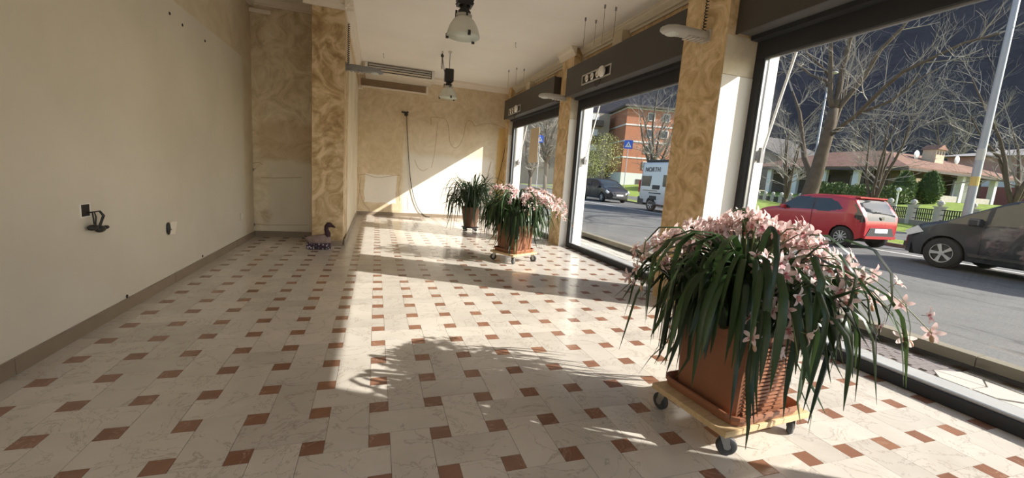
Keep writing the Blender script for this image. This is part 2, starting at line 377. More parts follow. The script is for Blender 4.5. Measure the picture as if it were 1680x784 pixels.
# cornices
def cornice(name, pts, nrm, zb=3.66, d=.12, label=''):
    """pts: two floor points on the wall line, nrm: inward normal"""
    (x0, y0), (x1, y1) = pts; nx, ny = nrm; h = ZC - zb
    prof = [(0, 0), (.022, 0), (.03, .03), (.055, .045), (.065, .075), (.10, .11), (.105, .135), (d, .14), (d, h), (0, h)]
    vs = []
    for (x, y) in pts:
        for a, z in prof: vs.append((x + nx * a, y + ny * a, zb + z * h / .16 if z < h else ZC))
    n = len(prof); fs = [(i, (i+1) % n, n + (i+1) % n, n + i) for i in range(n)] + [tuple(range(n)), tuple(range(2*n - 1, n - 1, -1))]
    return MB().add(vs, fs).build(name, M['cornice'], label=label, kind='structure')
cornice('trim_1', ((PX1, PY - .12), (PX1, YF)), (1, 0), 3.64, .12, 'white moulded cornice along the left beam')
cornice('trim_2', ((PX0 - .12, PY), (PX1 + .12, PY)), (0, -1), 3.63, .12, 'white moulded cornice on top of the stucco pillar')
cornice('trim_3', ((XL, YA), (PX0, YA)), (0, -1), 3.73, .10, 'thin cornice over the alcove wall')
cornice('trim_4', ((PX1, YF), (3.75, YF)), (0, -1), 3.67, .12, 'white moulded cornice over the far wall')
cornice('trim_5', ((3.75, 6.22), (3.75, YF)), (-1, 0), 3.66, .12, 'white moulded cornice above the farthest shutter box')
cornice('trim_6', ((3.75, 2.30), (3.75, 5.70)), (-1, 0), 3.66, .12, 'white moulded cornice above the middle shutter box')
cornice('trim_7', ((3.54, 5.62), (3.54, 6.30)), (-1, 0), 3.66, .12, 'short cornice piece capping the narrow pillar')
for k, (y, lb) in enumerate(((4.30, 'short plaster post above the middle shutter box'), (8.45, 'short plaster post above the farthest shutter box'))):
    struct('trim_%d' % (8 + k), MB().box((3.60, y - .14, 3.38), (3.76, y + .14, 3.70)), M['tan_pale'], lb)
struct('trim_10', MB().box((XL, 3.0, 3.70), (XL + .06, YA, 3.76)).box((XL, YA - .06, 3.60), (XL + .30, YA - .0, 3.66)), M['cornice'], 'white conduit in the corner above the left wall')
# skirting in pieces
def skirting(name, a, b, ax, nrm, label, h=.10, t=.018, step=1.05):
    root = thing(name, label, 'skirting'); del root['category']; root['kind'] = 'structure'
    lo, hi = sorted((a[ax], b[ax])); k = max(1, round((hi - lo) / step)); 
    for i in range(k):
        s0, s1 = lo + (hi - lo) * i / k + .002, lo + (hi - lo) * (i + 1) / k - .002
        tt = t + (.003 if i % 2 else 0)
        if ax == 1: MB().box((min(a[0], a[0] + nrm * tt), s0, 0), (max(a[0], a[0] + nrm * tt), s1, h)).build('skirting_piece', M['base'], root)
        else: MB().box((s0, min(a[1], a[1] + nrm * tt), 0), (s1, max(a[1], a[1] + nrm * tt), h)).build('skirting_piece', M['base'], root)
    return root
skirting('baseboard_left', (XL, YB), (XL, YA), 1, 1, 'brown stone skirting along the left wall', .095)
skirting('baseboard_alcove', (XL, YA), (PX0, YA), 0, -1, 'brown stone skirting in the alcove', .10)
skirting('baseboard_pillar', (PX0, PY), (PX1, PY), 0, -1, 'grey stone skirting at the foot of the stucco pillar', .085, step=.5)
skirting('baseboard_side', (PX1 + .015, PY + .0), (PX1 + .015, YF), 1, 1, 'brown stone skirting along the narrow side wall', .10)
skirting('baseboard_far', (PX1, YF), (3.56, YF), 0, -1, 'brown stone skirting along the far wall', .10)

# ------------------------------------------------------------------ shop windows
WIN = [(-1.70, 1.66), (2.40, 5.70), (6.32, 9.84)]
wlab = ['nearest shop window in dark aluminium frame', 'middle shop window in dark aluminium frame', 'farthest shop window in dark aluminium frame']
ZT = 2.71
for k, ((y0, y1), lb) in enumerate(zip(WIN, wlab)):
    r = thing('window_%d' % (k + 1), lb, 'x'); del r['category']; r['kind'] = 'structure'
    ft = .10
    for (a, b) in (((3.70, y0, 0), (3.80, y1, .085)), ((3.70, y0, ZT - .02), (3.80, y1, 2.95)), ((3.70, y0, .085), (3.80, y0 + ft, ZT - .02)), ((3.70, y1 - ft, .085), (3.80, y1, ZT - .02))):
        bev(MB().box(a, b).build('frame_rail', M['frame'], r), .006)
    g = .018
    for (a, b) in (((3.722, y0 + ft, .085), (3.750, y1 - ft, .085 + g)), ((3.722, y0 + ft, ZT - .02 - g), (3.750, y1 - ft, ZT - .02)), ((3.722, y0 + ft, .1), (3.750, y0 + ft + g, ZT - .04)), ((3.722, y1 - ft - g, .1), (3.750, y1 - ft, ZT - .04))):
        MB().box(a, b).build('glazing_bead', M['frame_edge'], r)
    MB().box((3.731, y0 + ft, .09), (3.739, y1 - ft, ZT - .02)).build('pane', M['glass'], r)
# shutter boxes
BOX = [(-1.70, 1.655, 'long dark brown shutter box above the nearest window'), (2.31, 5.68, 'dark brown shutter box above the middle window'), (6.26, 9.74, 'dark brown shutter box above the farthest window')]
for y0, y1, lb in BOX:
    r = thing('shutter_box', lb, 'shutter box', (3.40, y0, 2.89), group='roller shutter boxes')
    L = y1 - y0
    bev(MB().box((0, 0, 0), (.022, L, .51)).build('front_board', M['box'], r), .003)
    bev(MB().box((.022, 0, .015), (.30, L, .035)).build('soffit', M['box_low'], r), .003)
    MB().box((.022, 0, .475), (.30, L, .495)).build('top_board', M['box'], r)
    for a in (0, L - .02): MB().box((.022, a, .035), (.30, a + .02, .475)).build('end_board', M['box'], r)
    MB().box((.20, .01, -.03), (.30, L - .01, .014)).build('guide_rail', M['frame'], r)
# recessed spotlights in the boxes
def spotlight(y, z, lb):
    r = thing('recessed_spotlight', lb, 'spotlight', (3.40, y, z), group='recessed spotlights in the shutter boxes')
    L, H, t = .96, .17, .022
    mb = MB()
    for a, b in (((-.012, -L/2, -H/2), (.0, L/2, -H/2 + t)), ((-.012, -L/2, H/2 - t), (.0, L/2, H/2)), ((-.012, -L/2, -H/2 + t), (.0, -L/2 + t, H/2 - t)), ((-.012, L/2 - t, -H/2 + t), (.0, L/2, H/2 - t))): mb.box(a, b)
    mb.build('frame', M['grey'], r)
    MB().box((-.004, -L/2 + t, -H/2 + t), (-.001, L/2 - t, H/2 - t)).build('backplate', M['slot'], r)
    for s in (-.08, .10, .28): 
        MB().lathe([(.045, -.035), (.062, -.02), (.055, -.006), (.02, -.004)], 16, (0, s, 0), 0, 0).build('lamp_ring', M['chrome'], r, True)
    MB().lathe([(.070, -.075), (.085, -.055), (.085, -.03), (.07, -.02), (.062, -.04)], 18, (0, -.27, .0), 0, 0).build('lamp_ring', M['white'], r, True)
    MB().tube([(-.006, .0, -.09), (-.015, -.03, -.17), (-.015, -.09, -.20), (-.015, -.16, -.17), (-.006, -.18, -.1)], .006, 5).build('cable_loop', M['cable'], r)
spotlight(4.52, 3.065, 'pale spotlight tray with round lamps on the middle shutter box')
spotlight(8.80, 3.035, 'small pale spotlight tray on the farthest shutter box')
# ------------------------------------------------------------------ wall lamps shaped like street lamp heads
def wall_lamp(loc, rz, lb, coil=True, mat='grey'):
    r = thing('wall_lamp', lb, 'wall lamp', loc, rz, 'grey wall lamps on the pillars')
    prof = [(0, .062, .05, 0), (.10, .066, .052, 0), (.22, .070, .05, .0), (.32, .085, .05, -.002), (.42, .088, .05, -.006), (.50, .072, .042, -.012), (.545, .04, .026, -.018), (.56, .008, .006, -.02)]
    vs = []; n = 16
    for x, wd, h, dz in prof:
        for j in range(n): a = 2*PI*j/n; vs.append((x, wd*math.cos(a), dz + h*math.copysign(abs(math.sin(a))**.8, math.sin(a))))
    fs = [(i*n+j, i*n+(j+1)%n, (i+1)*n+(j+1)%n, (i+1)*n+j) for i in range(len(prof)-1) for j in range(n)] + [tuple(range(n-1,-1,-1)), tuple(range((len(prof)-1)*n, len(prof)*n))]
    MB().add(vs, fs).build('housing', M[mat], r, True)
    MB().ell((.43, 0, -.036), (.085, .068, .03), 16, 8).build('lens', M['dome_lens'], r, True)
    for k in range(4): MB().box((.06 + k*.055, -.058, -.058), (.085 + k*.055, .058, -.044)).build('cooling_fin', M[mat], r)
    MB().box((-.012, -.065, -.06), (.004, .065, .06)).build('wall_plate', M[mat], r)
    if coil:
        pts = [(.03 + .016*math.cos(t*1.1), .016*math.sin(t*1.1), .045 + t*.0055) for t in range(int(.62/.0055))]
        MB().tube(pts, .0055, 4).build('coiled_cable', M['cable'], r)
wall_lamp((3.285, 1.94, 2.93), PI, 'grey wall lamp on the broad pillar between the nearest windows')
wall_lamp((3.525, 5.95, 2.93), PI, 'grey wall lamp on the narrow pillar between the farther windows', False)
wall_lamp((-.475, 5.55, 2.86), 0, 'blue-grey wall lamp on the side of the brown stucco pillar', True, 'grey_dark')
# ------------------------------------------------------------------ pendant lamps
def pendant(loc, lb, rz=0):
    """origin at the rim centre of the dome"""
    r = thing('pendant_lamp', lb, 'pendant lamp', loc, rz, 'industrial glass dome pendant lamps')
    H = ZC - loc[2]
    prof = [(.192, 0), (.19, .015), (.178, .06), (.155, .12), (.12, .175), (.085, .205), (.08, .21)]
    MB().lathe(prof, 32, cap=False).build('glass_dome', M['dome_glass'], r, True)
    MB().lathe([(.19, -.004), (.186, .006), (.12, .012), (.02, .014)], 32).build('lens', M['dome_lens'], r, True)
    MB().lathe([(.084, .205), (.092, .21), (.092, .235), (.084, .24)], 24).build('neck_ring', M['grey'], r)
    for k in range(3):
        a = R(40) + k * 2*PI/3; c, s = math.cos(a), math.sin(a)
        MB().cbox((.187*c, .187*s, .0), (.03, .03, .05)).build('rim_clip', M['black'], r)
        MB().cbox((.092*c, .092*s, .245), (.022, .022, .075)).build('neck_clip', M['black'], r)
    MB().lathe([(.055, .23), (.075, .27), (.05, .30), (.07, .33)], 16).build('lamp_holder', M['black'], r, True)
    mb = MB().box((-.085, -.07, .33), (.085, .07, .585))
    for k in range(7): mb.box((-.095, -.065, .35 + k*.033), (.095, .065, .362 + k*.033))
    mb.build('gear_box', M['black'], r)
    MB().tube([(0, 0, .585), (0, 0, H)], .006, 6).build('suspension_rod', M['cable'], r)
    MB().lathe([(.03, H - .03), (.04, H - .02), (.04, H)], 12).build('ceiling_rose', M['cream_plastic'], r)
    ex = -.16
    pts = [(ex + .014*math.cos(t*1.0), .014*math.sin(t*1.0), H - .02 - t*.0050) for t in range(int(.36/.005))]
    MB().tube(pts, .006, 4).build('coiled_cable', M['cable'], r)
    pts = [(ex, 0, H - .30 + .0)] + [(ex + (.075 - -.0)*t/8*1.0, 0, H - .13 - .16*math.sin(PI*t/8*.5)) for t in range(1, 9)] + [(-.085, 0, .50)]
    MB().tube([(ex, 0, H - .1), (ex + .02, 0, H - .22), (ex + .05, 0, .56), (-.085, 0, .50)], .007, 5).build('supply_cable', M['cable'], r)
    MB().ell((ex, 0, H - .11), (.035, .03, .035), 8, 6).build('cable_knot', M['black'], r)
pendant((.93, 3.16, 2.88), 'nearer pendant lamp with glass dome and black gear box')
pendant((1.43, 7.32, 2.88), 'farther pendant lamp with glass dome and black gear box')
# ------------------------------------------------------------------ air conditioner and the frame beneath it
r = thing('air_conditioner', 'cream ceiling air conditioner with long dark louvre slots', 'air conditioner', (-.30, 9.30, 3.575))
MB().prism([(0, .03), (.04, 0), (.83, 0), (.83, .243), (0, .243)], 0, 0, 1.66).build('casing', M['cream_plastic'], r)
MB().box((.06, -.008, .045), (1.60, .0, .225)).build('intake_recess', M['slot'], r)
for k in range(3): MB().box((.08, -.018, .062 + k*.055), (1.58, -.006, .062 + k*.055 + .036)).build('louvre', M['grey'] if k else M['cream_plastic'], r)
for a in (.0, 1.60): MB().box((a, -.014, .03), (a + .06, .0, .24)).build('end_cap', M['white'], r)
r = thing('wall_panel_frame', 'white framed brown panel on the far wall below the air conditioner', 'frame', (-.46, YF - .02, 3.36))
MB().box((.05, .005, .04), (1.70, .02, .215)).build('panel', M['brown_panel'], r)
MB().box((0, -.02, 0), (1.78, .02, .04)).build('lower_rail', M['cornice'], r)
MB().box((1.72, -.02, .04), (1.78, .02, .215)).build('side_rail', M['cornice'], r)
MB().box((-.02, -.04, -.06), (.10, .02, .0)).build('end_bracket', M['cornice'], r)
# ------------------------------------------------------------------ wires hanging from the ceiling
for (p0, p1, lb) in (((993, 8), (988, 72), 'thin wire hanging from the ceiling, third from the left of four'), ((1011, 12), (1005, 62), 'thin wire hanging from the ceiling, rightmost of the four'),
                     ((961, 29), (957, 80), 'thin wire hanging from the ceiling, leftmost of the four'), ((978, 33), (975, 76), 'thin wire hanging from the ceiling, second from the left'),
                     ((835, 115), (834, 144), 'short wire hanging near the far cornice, left one'), ((848, 111), (847, 140), 'short wire hanging near the far cornice, middle one'), ((860, 113), (859, 134), 'short wire hanging near the far cornice, right one')):
    a = at(*p0, 2, ZC); b = at(*p1, 1, a.y); zl = b.z - a.z
    r = thing('hanging_wire', lb, 'wire', tuple(a), group='thin wires hanging from the ceiling')
    MB().tube([(0, 0, 0), (.004, 0, zl * .5), (0, 0, zl)], .0035, 4).build('wire', M['wire'], r)
    MB().lathe([(.006, -.05), (.014, -.045), (.014, 0)], 8).build('hook_plug', M['grey_dark'], r)
for px, py, lb in ((846, 70, 'small dark hook stub in the ceiling right of the pendant lamps'), (629, 88, 'thin hook hanging from the ceiling above the air conditioner')):
    a = at(px, py, 2, ZC); r = thing('ceiling_hook', lb, 'hook', tuple(a))
    MB().tube([(0, 0, 0), (0, 0, -.07), (.012, 0, -.09), (.02, 0, -.075)], .004, 5).build('hook', M['grey_dark'], r); MB().lathe([(.012, -.008), (.012, 0)], 8).build('plate', M['grey_dark'], r)
# ------------------------------------------------------------------ sockets and cables on the walls
a = at(139, 345, 0, XL)
r = thing('wall_outlet_box', 'open square socket box on the left wall with black cables hanging out', 'outlet', (XL, a.y, a.z))
mb = MB().box((.0, -.055, -.05), (.006, .055, -.042)).box((.0, -.055, .042), (.006, .055, .05)).box((.0, -.055, -.042), (.006, -.047, .042)).box((.0, .047, -.042), (.006, .055, .042))
mb.build('rim', M['white'], r); MB().box((0, -.047, -.042), (.003, .047, .042)).build('recess', M['slot'], r)
for k, (dy, l) in enumerate(((-.01, .10), (.02, .105), (.10, .12), (.12, .13))):
    MB().tube([(.003, .02, -.02), (.03, dy*.7 + .03, -.015), (.04, dy + .02, -.05), (.035, .03 + dy*.5, -l)], .005, 5).build('cable', M['cable'], r)
MB().ell((.03, .02, -.125), (.025, .055, .022), 10, 6).build('plug', M['black'], r, True); MB().ell((.035, .09, -.145), (.028, .05, .026), 10, 6).build('plug', M['black'], r, True)
MB().lathe([(.012, -.02), (.016, .0), (.012, .03)], 8, (.04, .14, -.14), 0, 1).build('plug_pin', M['black'], r)
a = at(277, 374, 0, XL)
r = thing('wall_outlet_plate', 'loose tilted socket plate with black hole on the left wall', 'outlet', (XL, a.y, a.z))
MB().add([(.002, -.02, -.06), (.002, .035, .06), (.03, .10, .055), (.03, .045, -.065), (.008, -.02, -.06), (.008, .035, .06), (.036, .10, .055), (.036, .045, -.065)], [(0,1,2,3),(4,7,6,5),(0,4,5,1),(1,5,6,2),(2,6,7,3),(3,7,4,0)]).build('plate', M['cream_plastic'], r)
MB().ell((.012, -.035, .0), (.014, .03, .065), 10, 6).build('open_socket', M['black'], r, True)
MB().ell((.03, -.03, -.01), (.006, .008, .008), 6, 4).build('screw', M['chrome'], r)
a = at(396, 355, 0, XL)
r = thing('wall_switch_plate', 'small pale switch plate on the left wall by the alcove corner', 'outlet', (XL, a.y, a.z))
bev(MB().box((0, -.06, -.06), (.01, .06, .06)).build('plate', M['cream_plastic'], r), .003); MB().box((.01, -.03, -.04), (.014, .03, .04)).build('rocker', M['white'], r)
for px, py, ax, val, lb in ((278, 22, 0, XL, 'upper left of three small plugs in the top of the left wall'), (299, 41, 0, XL, 'middle of three small plugs in the top of the left wall'), (336, 67, 0, XL, 'right of three small plugs in the top of the left wall'), (433//1 - 225, 486, 0, XL, 'small hole low on the left wall above the skirting'), (332, 420, 0, XL, 'small hole at the far end low on the left wall')):
    a = at(px, py, ax, val); r = MB().lathe([(.014, -.002), (.016, .004), (.008, .008)], 8, (0, 0, 0), 0, 0).build('wall_plug', M['slot'], None, label=lb, cat='wall plug', group='small plugs in the left wall', loc=a)
for px, py, lb in ((414, 278, 'torn cable end with reddish wire on the alcove wall'), (416, 368, 'loose round socket low on the alcove wall')):
    a = at(px, py, 1, YA); r = thing('cable_stub', lb, 'cable', tuple(a))
    MB().tube([(0, 0, 0), (.03, -.03, .01), (-.02, -.05, -.03), (-.05, -.03, -.02)], .006, 5).build('wire', M['crack'], r); MB().lathe([(.03, 0), (.035, -.02), (.02, -.025)], 10, (0, 0, 0), 0, 1).build('box_rim', M['grey_dark'], r)
# far wall: wall bracket with a black cable, crack lines, second cable by the window
def wall_line(pix, rad, yoff, name, mat, parent=None, **kw):
    pts = [at(x, y, 1, YF - yoff) for x, y in pix]
    pts = [Vector((p.x, p.y, max(p.z, .012))) for p in pts]
    sm = []
    for i in range(len(pts) - 1):
        for k in range(4):
            t = k / 4; p0 = pts[max(i-1, 0)]; p1 = pts[i]; p2 = pts[i+1]; p3 = pts[min(i+2, len(pts)-1)]
            sm.append(.5*((2*p1) + (p2-p0)*t + (2*p0-5*p1+4*p2-p3)*t*t + (3*p1-p0-3*p2+p3)*t**3))
    sm.append(pts[-1])
    return MB().tube(sm, rad, 5).build(name, mat, parent, **kw)
a = at(665, 185, 1, YF)
r = thing('wall_bracket', 'small black bracket with cable high on the far wall', 'bracket', tuple(a))
MB().box((-.03, -.03, -.03), (.03, 0, .03)).build('mount', M['black'], r); MB().tube([(-.10, -.05, .01), (0, -.05, .0), (.08, -.05, .02)], .022, 6).build('arm', M['black'], r); MB().ell((.02, -.05, -.05), (.05, .04, .05), 8, 6).build('head', M['black'], r, True)
wall_line([(667, 188), (668, 215), (670, 250), (673, 290), (678, 320), (686, 342), (697, 354), (705, 357)], .009, .03, 'hanging_cable', M['cable'], label='long black cable hanging down the far wall to the floor', cat='cable')
wall_line([(835, 196), (833, 215), (828, 245), (822, 275), (814, 305), (806, 330)], .008, .03, 'hanging_cable', M['cable'], label='dark cable hanging in the corner next to the farthest window', cat='cable')
wall_line([(806, 265), (800, 290), (796, 320)], .006, .02, 'hanging_cable', M['crack'], label='thin brown wire on the far wall above the rear plant', cat='cable')
for pix in ([(707, 192), (720, 193), (731, 196), (736, 210), (738, 232), (744, 242), (752, 240), (760, 225), (764, 205), (768, 198), (775, 200), (780, 207), (793, 203), (808, 203), (818, 206), (829, 211)],
            [(707, 192), (707, 205)], [(718, 200), (716, 225), (713, 250), (708, 275)], [(680, 262), (686, 275), (694, 280), (702, 276)],
            [(588, 285), (589, 300), (592, 320), (598, 335), (606, 344), (604, 352)], [(592, 290), (590, 310), (587, 335)], [(657, 292), (654, 310), (656, 330)], [(668, 320), (669, 345)], [(590, 287), (600, 286), (618, 291), (640, 289), (656, 287)]):
    wall_line(pix, .0045, .0, 'wall_crack', M['crack'], wf)
for px in ((411, 268, 425, 266, 431, 270), (410, 285, 415, 278, 420, 276), (428, 291, 450, 292, 495, 291), (404, 366, 440, 369, 505, 369)):
    pts = [at(px[i], px[i+1], 1, YA) for i in (0, 2, 4)]
    MB().tube(pts, .004, 5).build('wall_crack', M['crack'], bpy.data.objects['wall_alcove'])

# ------------------------------------------------------------------ duck figure by the pillar
def duck():
    m, nt, b = nmat('patterned_cloth'); setp(b, .8, .2); tc = N(nt, 'ShaderNodeTexCoord')
    v = N(nt, 'ShaderNodeTexVoronoi'); v.inputs['Scale'].default_value = 28; nt.links.new(tc.outputs['Object'], v.inputs['Vector'])
    nt.links.new(ramp(nt, v.outputs['Distance'], [(.25, (.42, .38, .40)), (.42, (.03, .025, .035)), (.7, (.06, .03, .05))]), b.inputs['Base Color']); pat = m
    body = plain('duck_mauve', (.24, .18, .16), .8, .2, var=.5, scale=14); neckm = plain('duck_neck', (.055, .03, .035), .8, .2, var=.7, scale=30)
    r = thing('duck_figure', 'patterned cloth duck standing at the foot of the brown stucco pillar', 'duck', (-.80, 5.06, 0), R(-4))
    def loft(secs, n=14):
        vs = []
        for x, wd, z0, z1 in secs:
            for j in range(n): a = 2*PI*j/n; vs.append((x, wd*math.cos(a), (z0+z1)/2 + (z1-z0)/2*math.sin(a)))
        k = len(secs)
        return MB().add(vs, [(i*n+j, i*n+(j+1)%n, (i+1)*n+(j+1)%n, (i+1)*n+j) for i in range(k-1) for j in range(n)] + [tuple(range(n-1,-1,-1)), tuple(range((k-1)*n, k*n))])
    bev(MB().prism([(-.18, -.08), (.12, -.08), (.16, -.04), (.16, .04), (.12, .08), (-.18, .08)], 2, 0, .105).build('base', pat, r), .02, 3)
    loft([(-.215, .01, .17, .19), (-.18, .05, .10, .19), (-.10, .085, .07, .21), (0, .095, .06, .23), (.08, .08, .06, .24), (.14, .055, .08, .22), (.165, .02, .12, .17)]).build('body', body, r, True)
    MB().tube([(.10, 0, .18), (.115, 0, .25), (.095, 0, .31), (.095, 0, .36), (.12, 0, .395), (.15, 0, .395)], [.055, .042, .032, .03, .034, .03], 10).build('neck', neckm, r, True)
    MB().ell((.135, 0, .385), (.05, .036, .04), 12, 8).build('head', neckm, r, True)
    MB().tube([(.165, 0, .375), (.20, 0, .36), (.225, 0, .345)], [.026, .018, .006], 8).build('beak', neckm, r, True)
    MB().tube([(-.16, .0, .15), (-.215, 0, .20)], [.04, .008], 8).build('tail', pat, r, True)
duck()

# ------------------------------------------------------------------ planters: dolly, saucer, pot with orchid
rng = random.Random(7)
def dolly(loc, rz, lx, ly, lb, swivels):
    r = thing('plant_dolly', lb, 'dolly', loc, rz, 'wooden plant dollies')
    zt = .158
    bev(MB().box((-lx/2, -ly/2, zt - .032), (lx/2, ly/2, zt)).build('board', M['wood'], r), .003)
    for k, (sx, sy) in enumerate(((-1, -1), (1, -1), (-1, 1), (1, 1))):
        x, y = sx * (lx/2 - .055), sy * (ly/2 - .055); a = swivels[k]; c, s = math.cos(a), math.sin(a)
        e = link('castor', None, r, loc=(x, y, 0), rz=a)
        MB().lathe([(.018, -.015), (.044, -.015), (.050, -.009), (.050, .009), (.044, .015), (.018, .015)], 22, (.024, 0, .050), 0, 1).build('tyre', M['rubber'], e, True)
        MB().lathe([(.018, -.017), (.020, .017)], 10, (.024, 0, .050), 0, 1).build('hub', M['castor_metal'], e)
        for q in (-.021, .018): MB().prism([(-.024, .120), (.026, .120), (.038, .042), (.012, .036)], 1, q, q + .003).build('fork', M['castor_metal'], e)
        MB().box((-.03, -.026, .118), (.034, .026, .1265)).build('plate', M['castor_metal'], e)
    return zt
def square_pot(r, wd, wt, h, ribs=True):
    """tapered square tub with a rolled rim and ribbed sides; wd bottom half width, wt top"""
    def ring(q, z, c=.03):
        pts = []
        for sx, sy, a0 in ((1, 1, 0), (-1, 1, 90), (-1, -1, 180), (1, -1, 270)):
            for k in range(4): a = R(a0 + 30*k); pts.append((sx*(q - c) + c*math.cos(a), sy*(q - c) + c*math.sin(a), z))
        return pts
    prof = [(wd - .01, 0), (wd, .008), (lerp(wd, wt, .85), h*.88), (wt + .004, h*.89), (wt + .012, h*.90), (wt + .014, h*.985), (wt + .008, h), (wt - .008, h), (wt - .014, h*.98), (wt - .02, h*.86)]
    vs = []
    for q, z in prof: vs += ring(q, z)
    n = 16; k = len(prof)
    MB().add(vs, [(i*n+j, i*n+(j+1)%n, (i+1)*n+(j+1)%n, (i+1)*n+j) for i in range(k-1) for j in range(n)] + [tuple(range(n-1,-1,-1))]).build('pot', M['terracotta'], r)
    MB().add(ring(wt - .018, h*.87), [tuple(range(16))]).build('soil', M['soil'], r)
    pot = r.children[0]
    if ribs:
        nr = 17
        for side in (0, 1):                            # ribbed front and back faces
            mb = MB()
            for i in range(nr):
                z = h*(.06 + .78*i/nr); q = lerp(wd, wt, .85*z/(h*.88)); sg = -1 if side == 0 else 1
                mb.box((-q + .045, min(sg*q, sg*(q + .011)), z), (q - .045, max(sg*q, sg*(q + .011)), z + h*.78/nr*.55))
            mb.build('rib_band', M['terracotta'], pot, kind='stuff')
def leaf_mesh(mb, base, phi, L, th0, th1, wd, segs=10, twist=0, keepout=None, zmin=.03, bendp=(.2, .5)):
    c, s = math.cos(phi), math.sin(phi); p = Vector(base); out = Vector((c, s, 0)); side = Vector((-s, c, 0)); st = L/segs; vs = []
    drift = rng.uniform(-.25, .25)
    for i in range(segs + 1):
        t = i/segs; u_ = min(1, max(0, (t - bendp[0])/bendp[1])); th = lerp(th0, th1, u_*u_*(3 - 2*u_))
        d = (out + side*drift*t).normalized()*math.cos(th) + Vector((0, 0, 1))*math.sin(th); nrm = -out*math.sin(th) + Vector((0, 0, 1))*math.cos(th)
        wdt = wd*(.55 + .45*math.sin(min(1, t*2.2)*PI/2))*(1 - max(0, (t - .72)/.28)**1.6) + .0012
        sd = (side*math.cos(twist*t) + nrm*math.sin(twist*t)).normalized(); nn = sd.cross(d)
        vs += [p - sd*wdt + nn*wdt*.35, p.copy(), p + sd*wdt + nn*wdt*.35]
        if i < segs:
            q = p + d*st
            if q.z < zmin: q.z = zmin
            if keepout and q.z < keepout[1]:
                m = max(abs(q.x), abs(q.y)); ko = lerp(keepout[2], keepout[0], min(1, max(0, (q.z - .06)/.22)))
                if m < ko: f = ko/max(m, .01); q.x *= f; q.y *= f
            p = q
    fs = []
    for i in range(segs):
        for k in (0, 1): fs.append((i*3+k, i*3+k+1, i*3+k+4, i*3+k+3))
    mb.add(vs, fs); return p
def flower_mesh():
    mb = MB()
    def petal(ang, L, wd, lift, m):
        c, s = math.cos(ang), math.sin(ang); vs = []
        for i in range(5):
            t = i/4; ww = wd*math.sin(PI*(.12 + .80*t))**.9; r = .004 + L*t; z = lift*L*(t*1.1 - .75*t*t)
            for k in (-1, 0, 1): vs.append((c*r - s*ww*k, s*r + c*ww*k, z + abs(k)*.15*ww))
        mb.add(vs, [(i*3+k, i*3+k+1, i*3+k+4, i*3+k+3) for i in range(4) for k in (0, 1)], m)
    for k in range(5): petal(R(90 + 72*k), .042 + (.004 if k == 0 else 0), .0105, .9, 0)
    for k in range(3):                                  # lip
        a = R(-90 + (k - 1)*32); c, s = math.cos(a), math.sin(a)
        mb.add([(0, 0, .006), (c*.012 - s*.006, s*.012 + c*.006, .016), (c*.026, s*.026, .012), (c*.012 + s*.006, s*.012 - c*.006, .016)], [(0, 1, 2, 3)], 1)
    mb.tube([(0, 0, 0), (0, .006, .016)], [.004, .005], 5, 1); mb.tube([(0, 0, -.03), (0, 0, 0)], .0016, 4, 2)
    return mb.mesh('flower', [M['petal'], M['lip'], M['stem']], True)
FLOWER = flower_mesh()
def bud_mesh():
    return MB().ell((0, 0, .012), (.007, .007, .014), 8, 5).tube([(0, 0, -.025), (0, 0, 0)], .0015, 4).mesh('flower_bud', [M['bud']], True)
BUD = bud_mesh()
def spike(r, base, phi, reach, apex, tipz, nf, spread=.055, bud=True):
    """arching flower stem; flowers sit along its outer half"""
    c, s = math.cos(phi), math.sin(phi); side = Vector((-s, c, 0)); b = Vector(base); pts = []
    n = 10; dr = rng.uniform(-.12, .12)
    for i in range(n + 1):
        t = i/n; z = (1-t)**2*b.z + 2*t*(1-t)*(2*apex - .5*(b.z + tipz)) + t*t*tipz; rr = reach*(.25*t + .75*t*t) if tipz < apex else reach*t
        pts.append(Vector((b.x + c*rr, b.y + s*rr, z)) + side*dr*t*t)
    st = MB().tube(pts, [lerp(.0055, .002, i/n) for i in range(n+1)], 5).build('flower_stem', M['stem'], r, True)
    for k in range(nf):
        t = lerp(.52, .99, k/max(1, nf-1)); i = min(n-1, int(t*n)); p = pts[i].lerp(pts[i+1], t*n - i)
        a = rng.uniform(0, 2*PI) if k % 2 else rng.uniform(-1, 1) + phi
        d = Vector((math.cos(a)*.8, math.sin(a)*.8, rng.uniform(-.35, .75))).normalized(); q = p + d*rng.uniform(.35, 1.0)*spread
        o = link('flower', FLOWER, st); qt = d.to_track_quat('Z', 'Y'); o.rotation_mode = 'QUATERNION'
        o.rotation_quaternion = qt; o.rotation_quaternion = qt @ Vector((0, 0, 1)).rotation_difference(Vector((0, 0, 1))); sc = rng.uniform(.85, 1.2); o.scale = (sc, sc, sc*rng.uniform(.8, 1.25)); o.location = q
    if bud and rng.random() < .7:
        o = link('flower_bud', BUD, st); o.location = pts[-1] + Vector((0, 0, -.01)); o.rotation_euler = (PI*.9, rng.uniform(-.4, .4), 0); o.scale = (1.3, 1.3, 1.3)
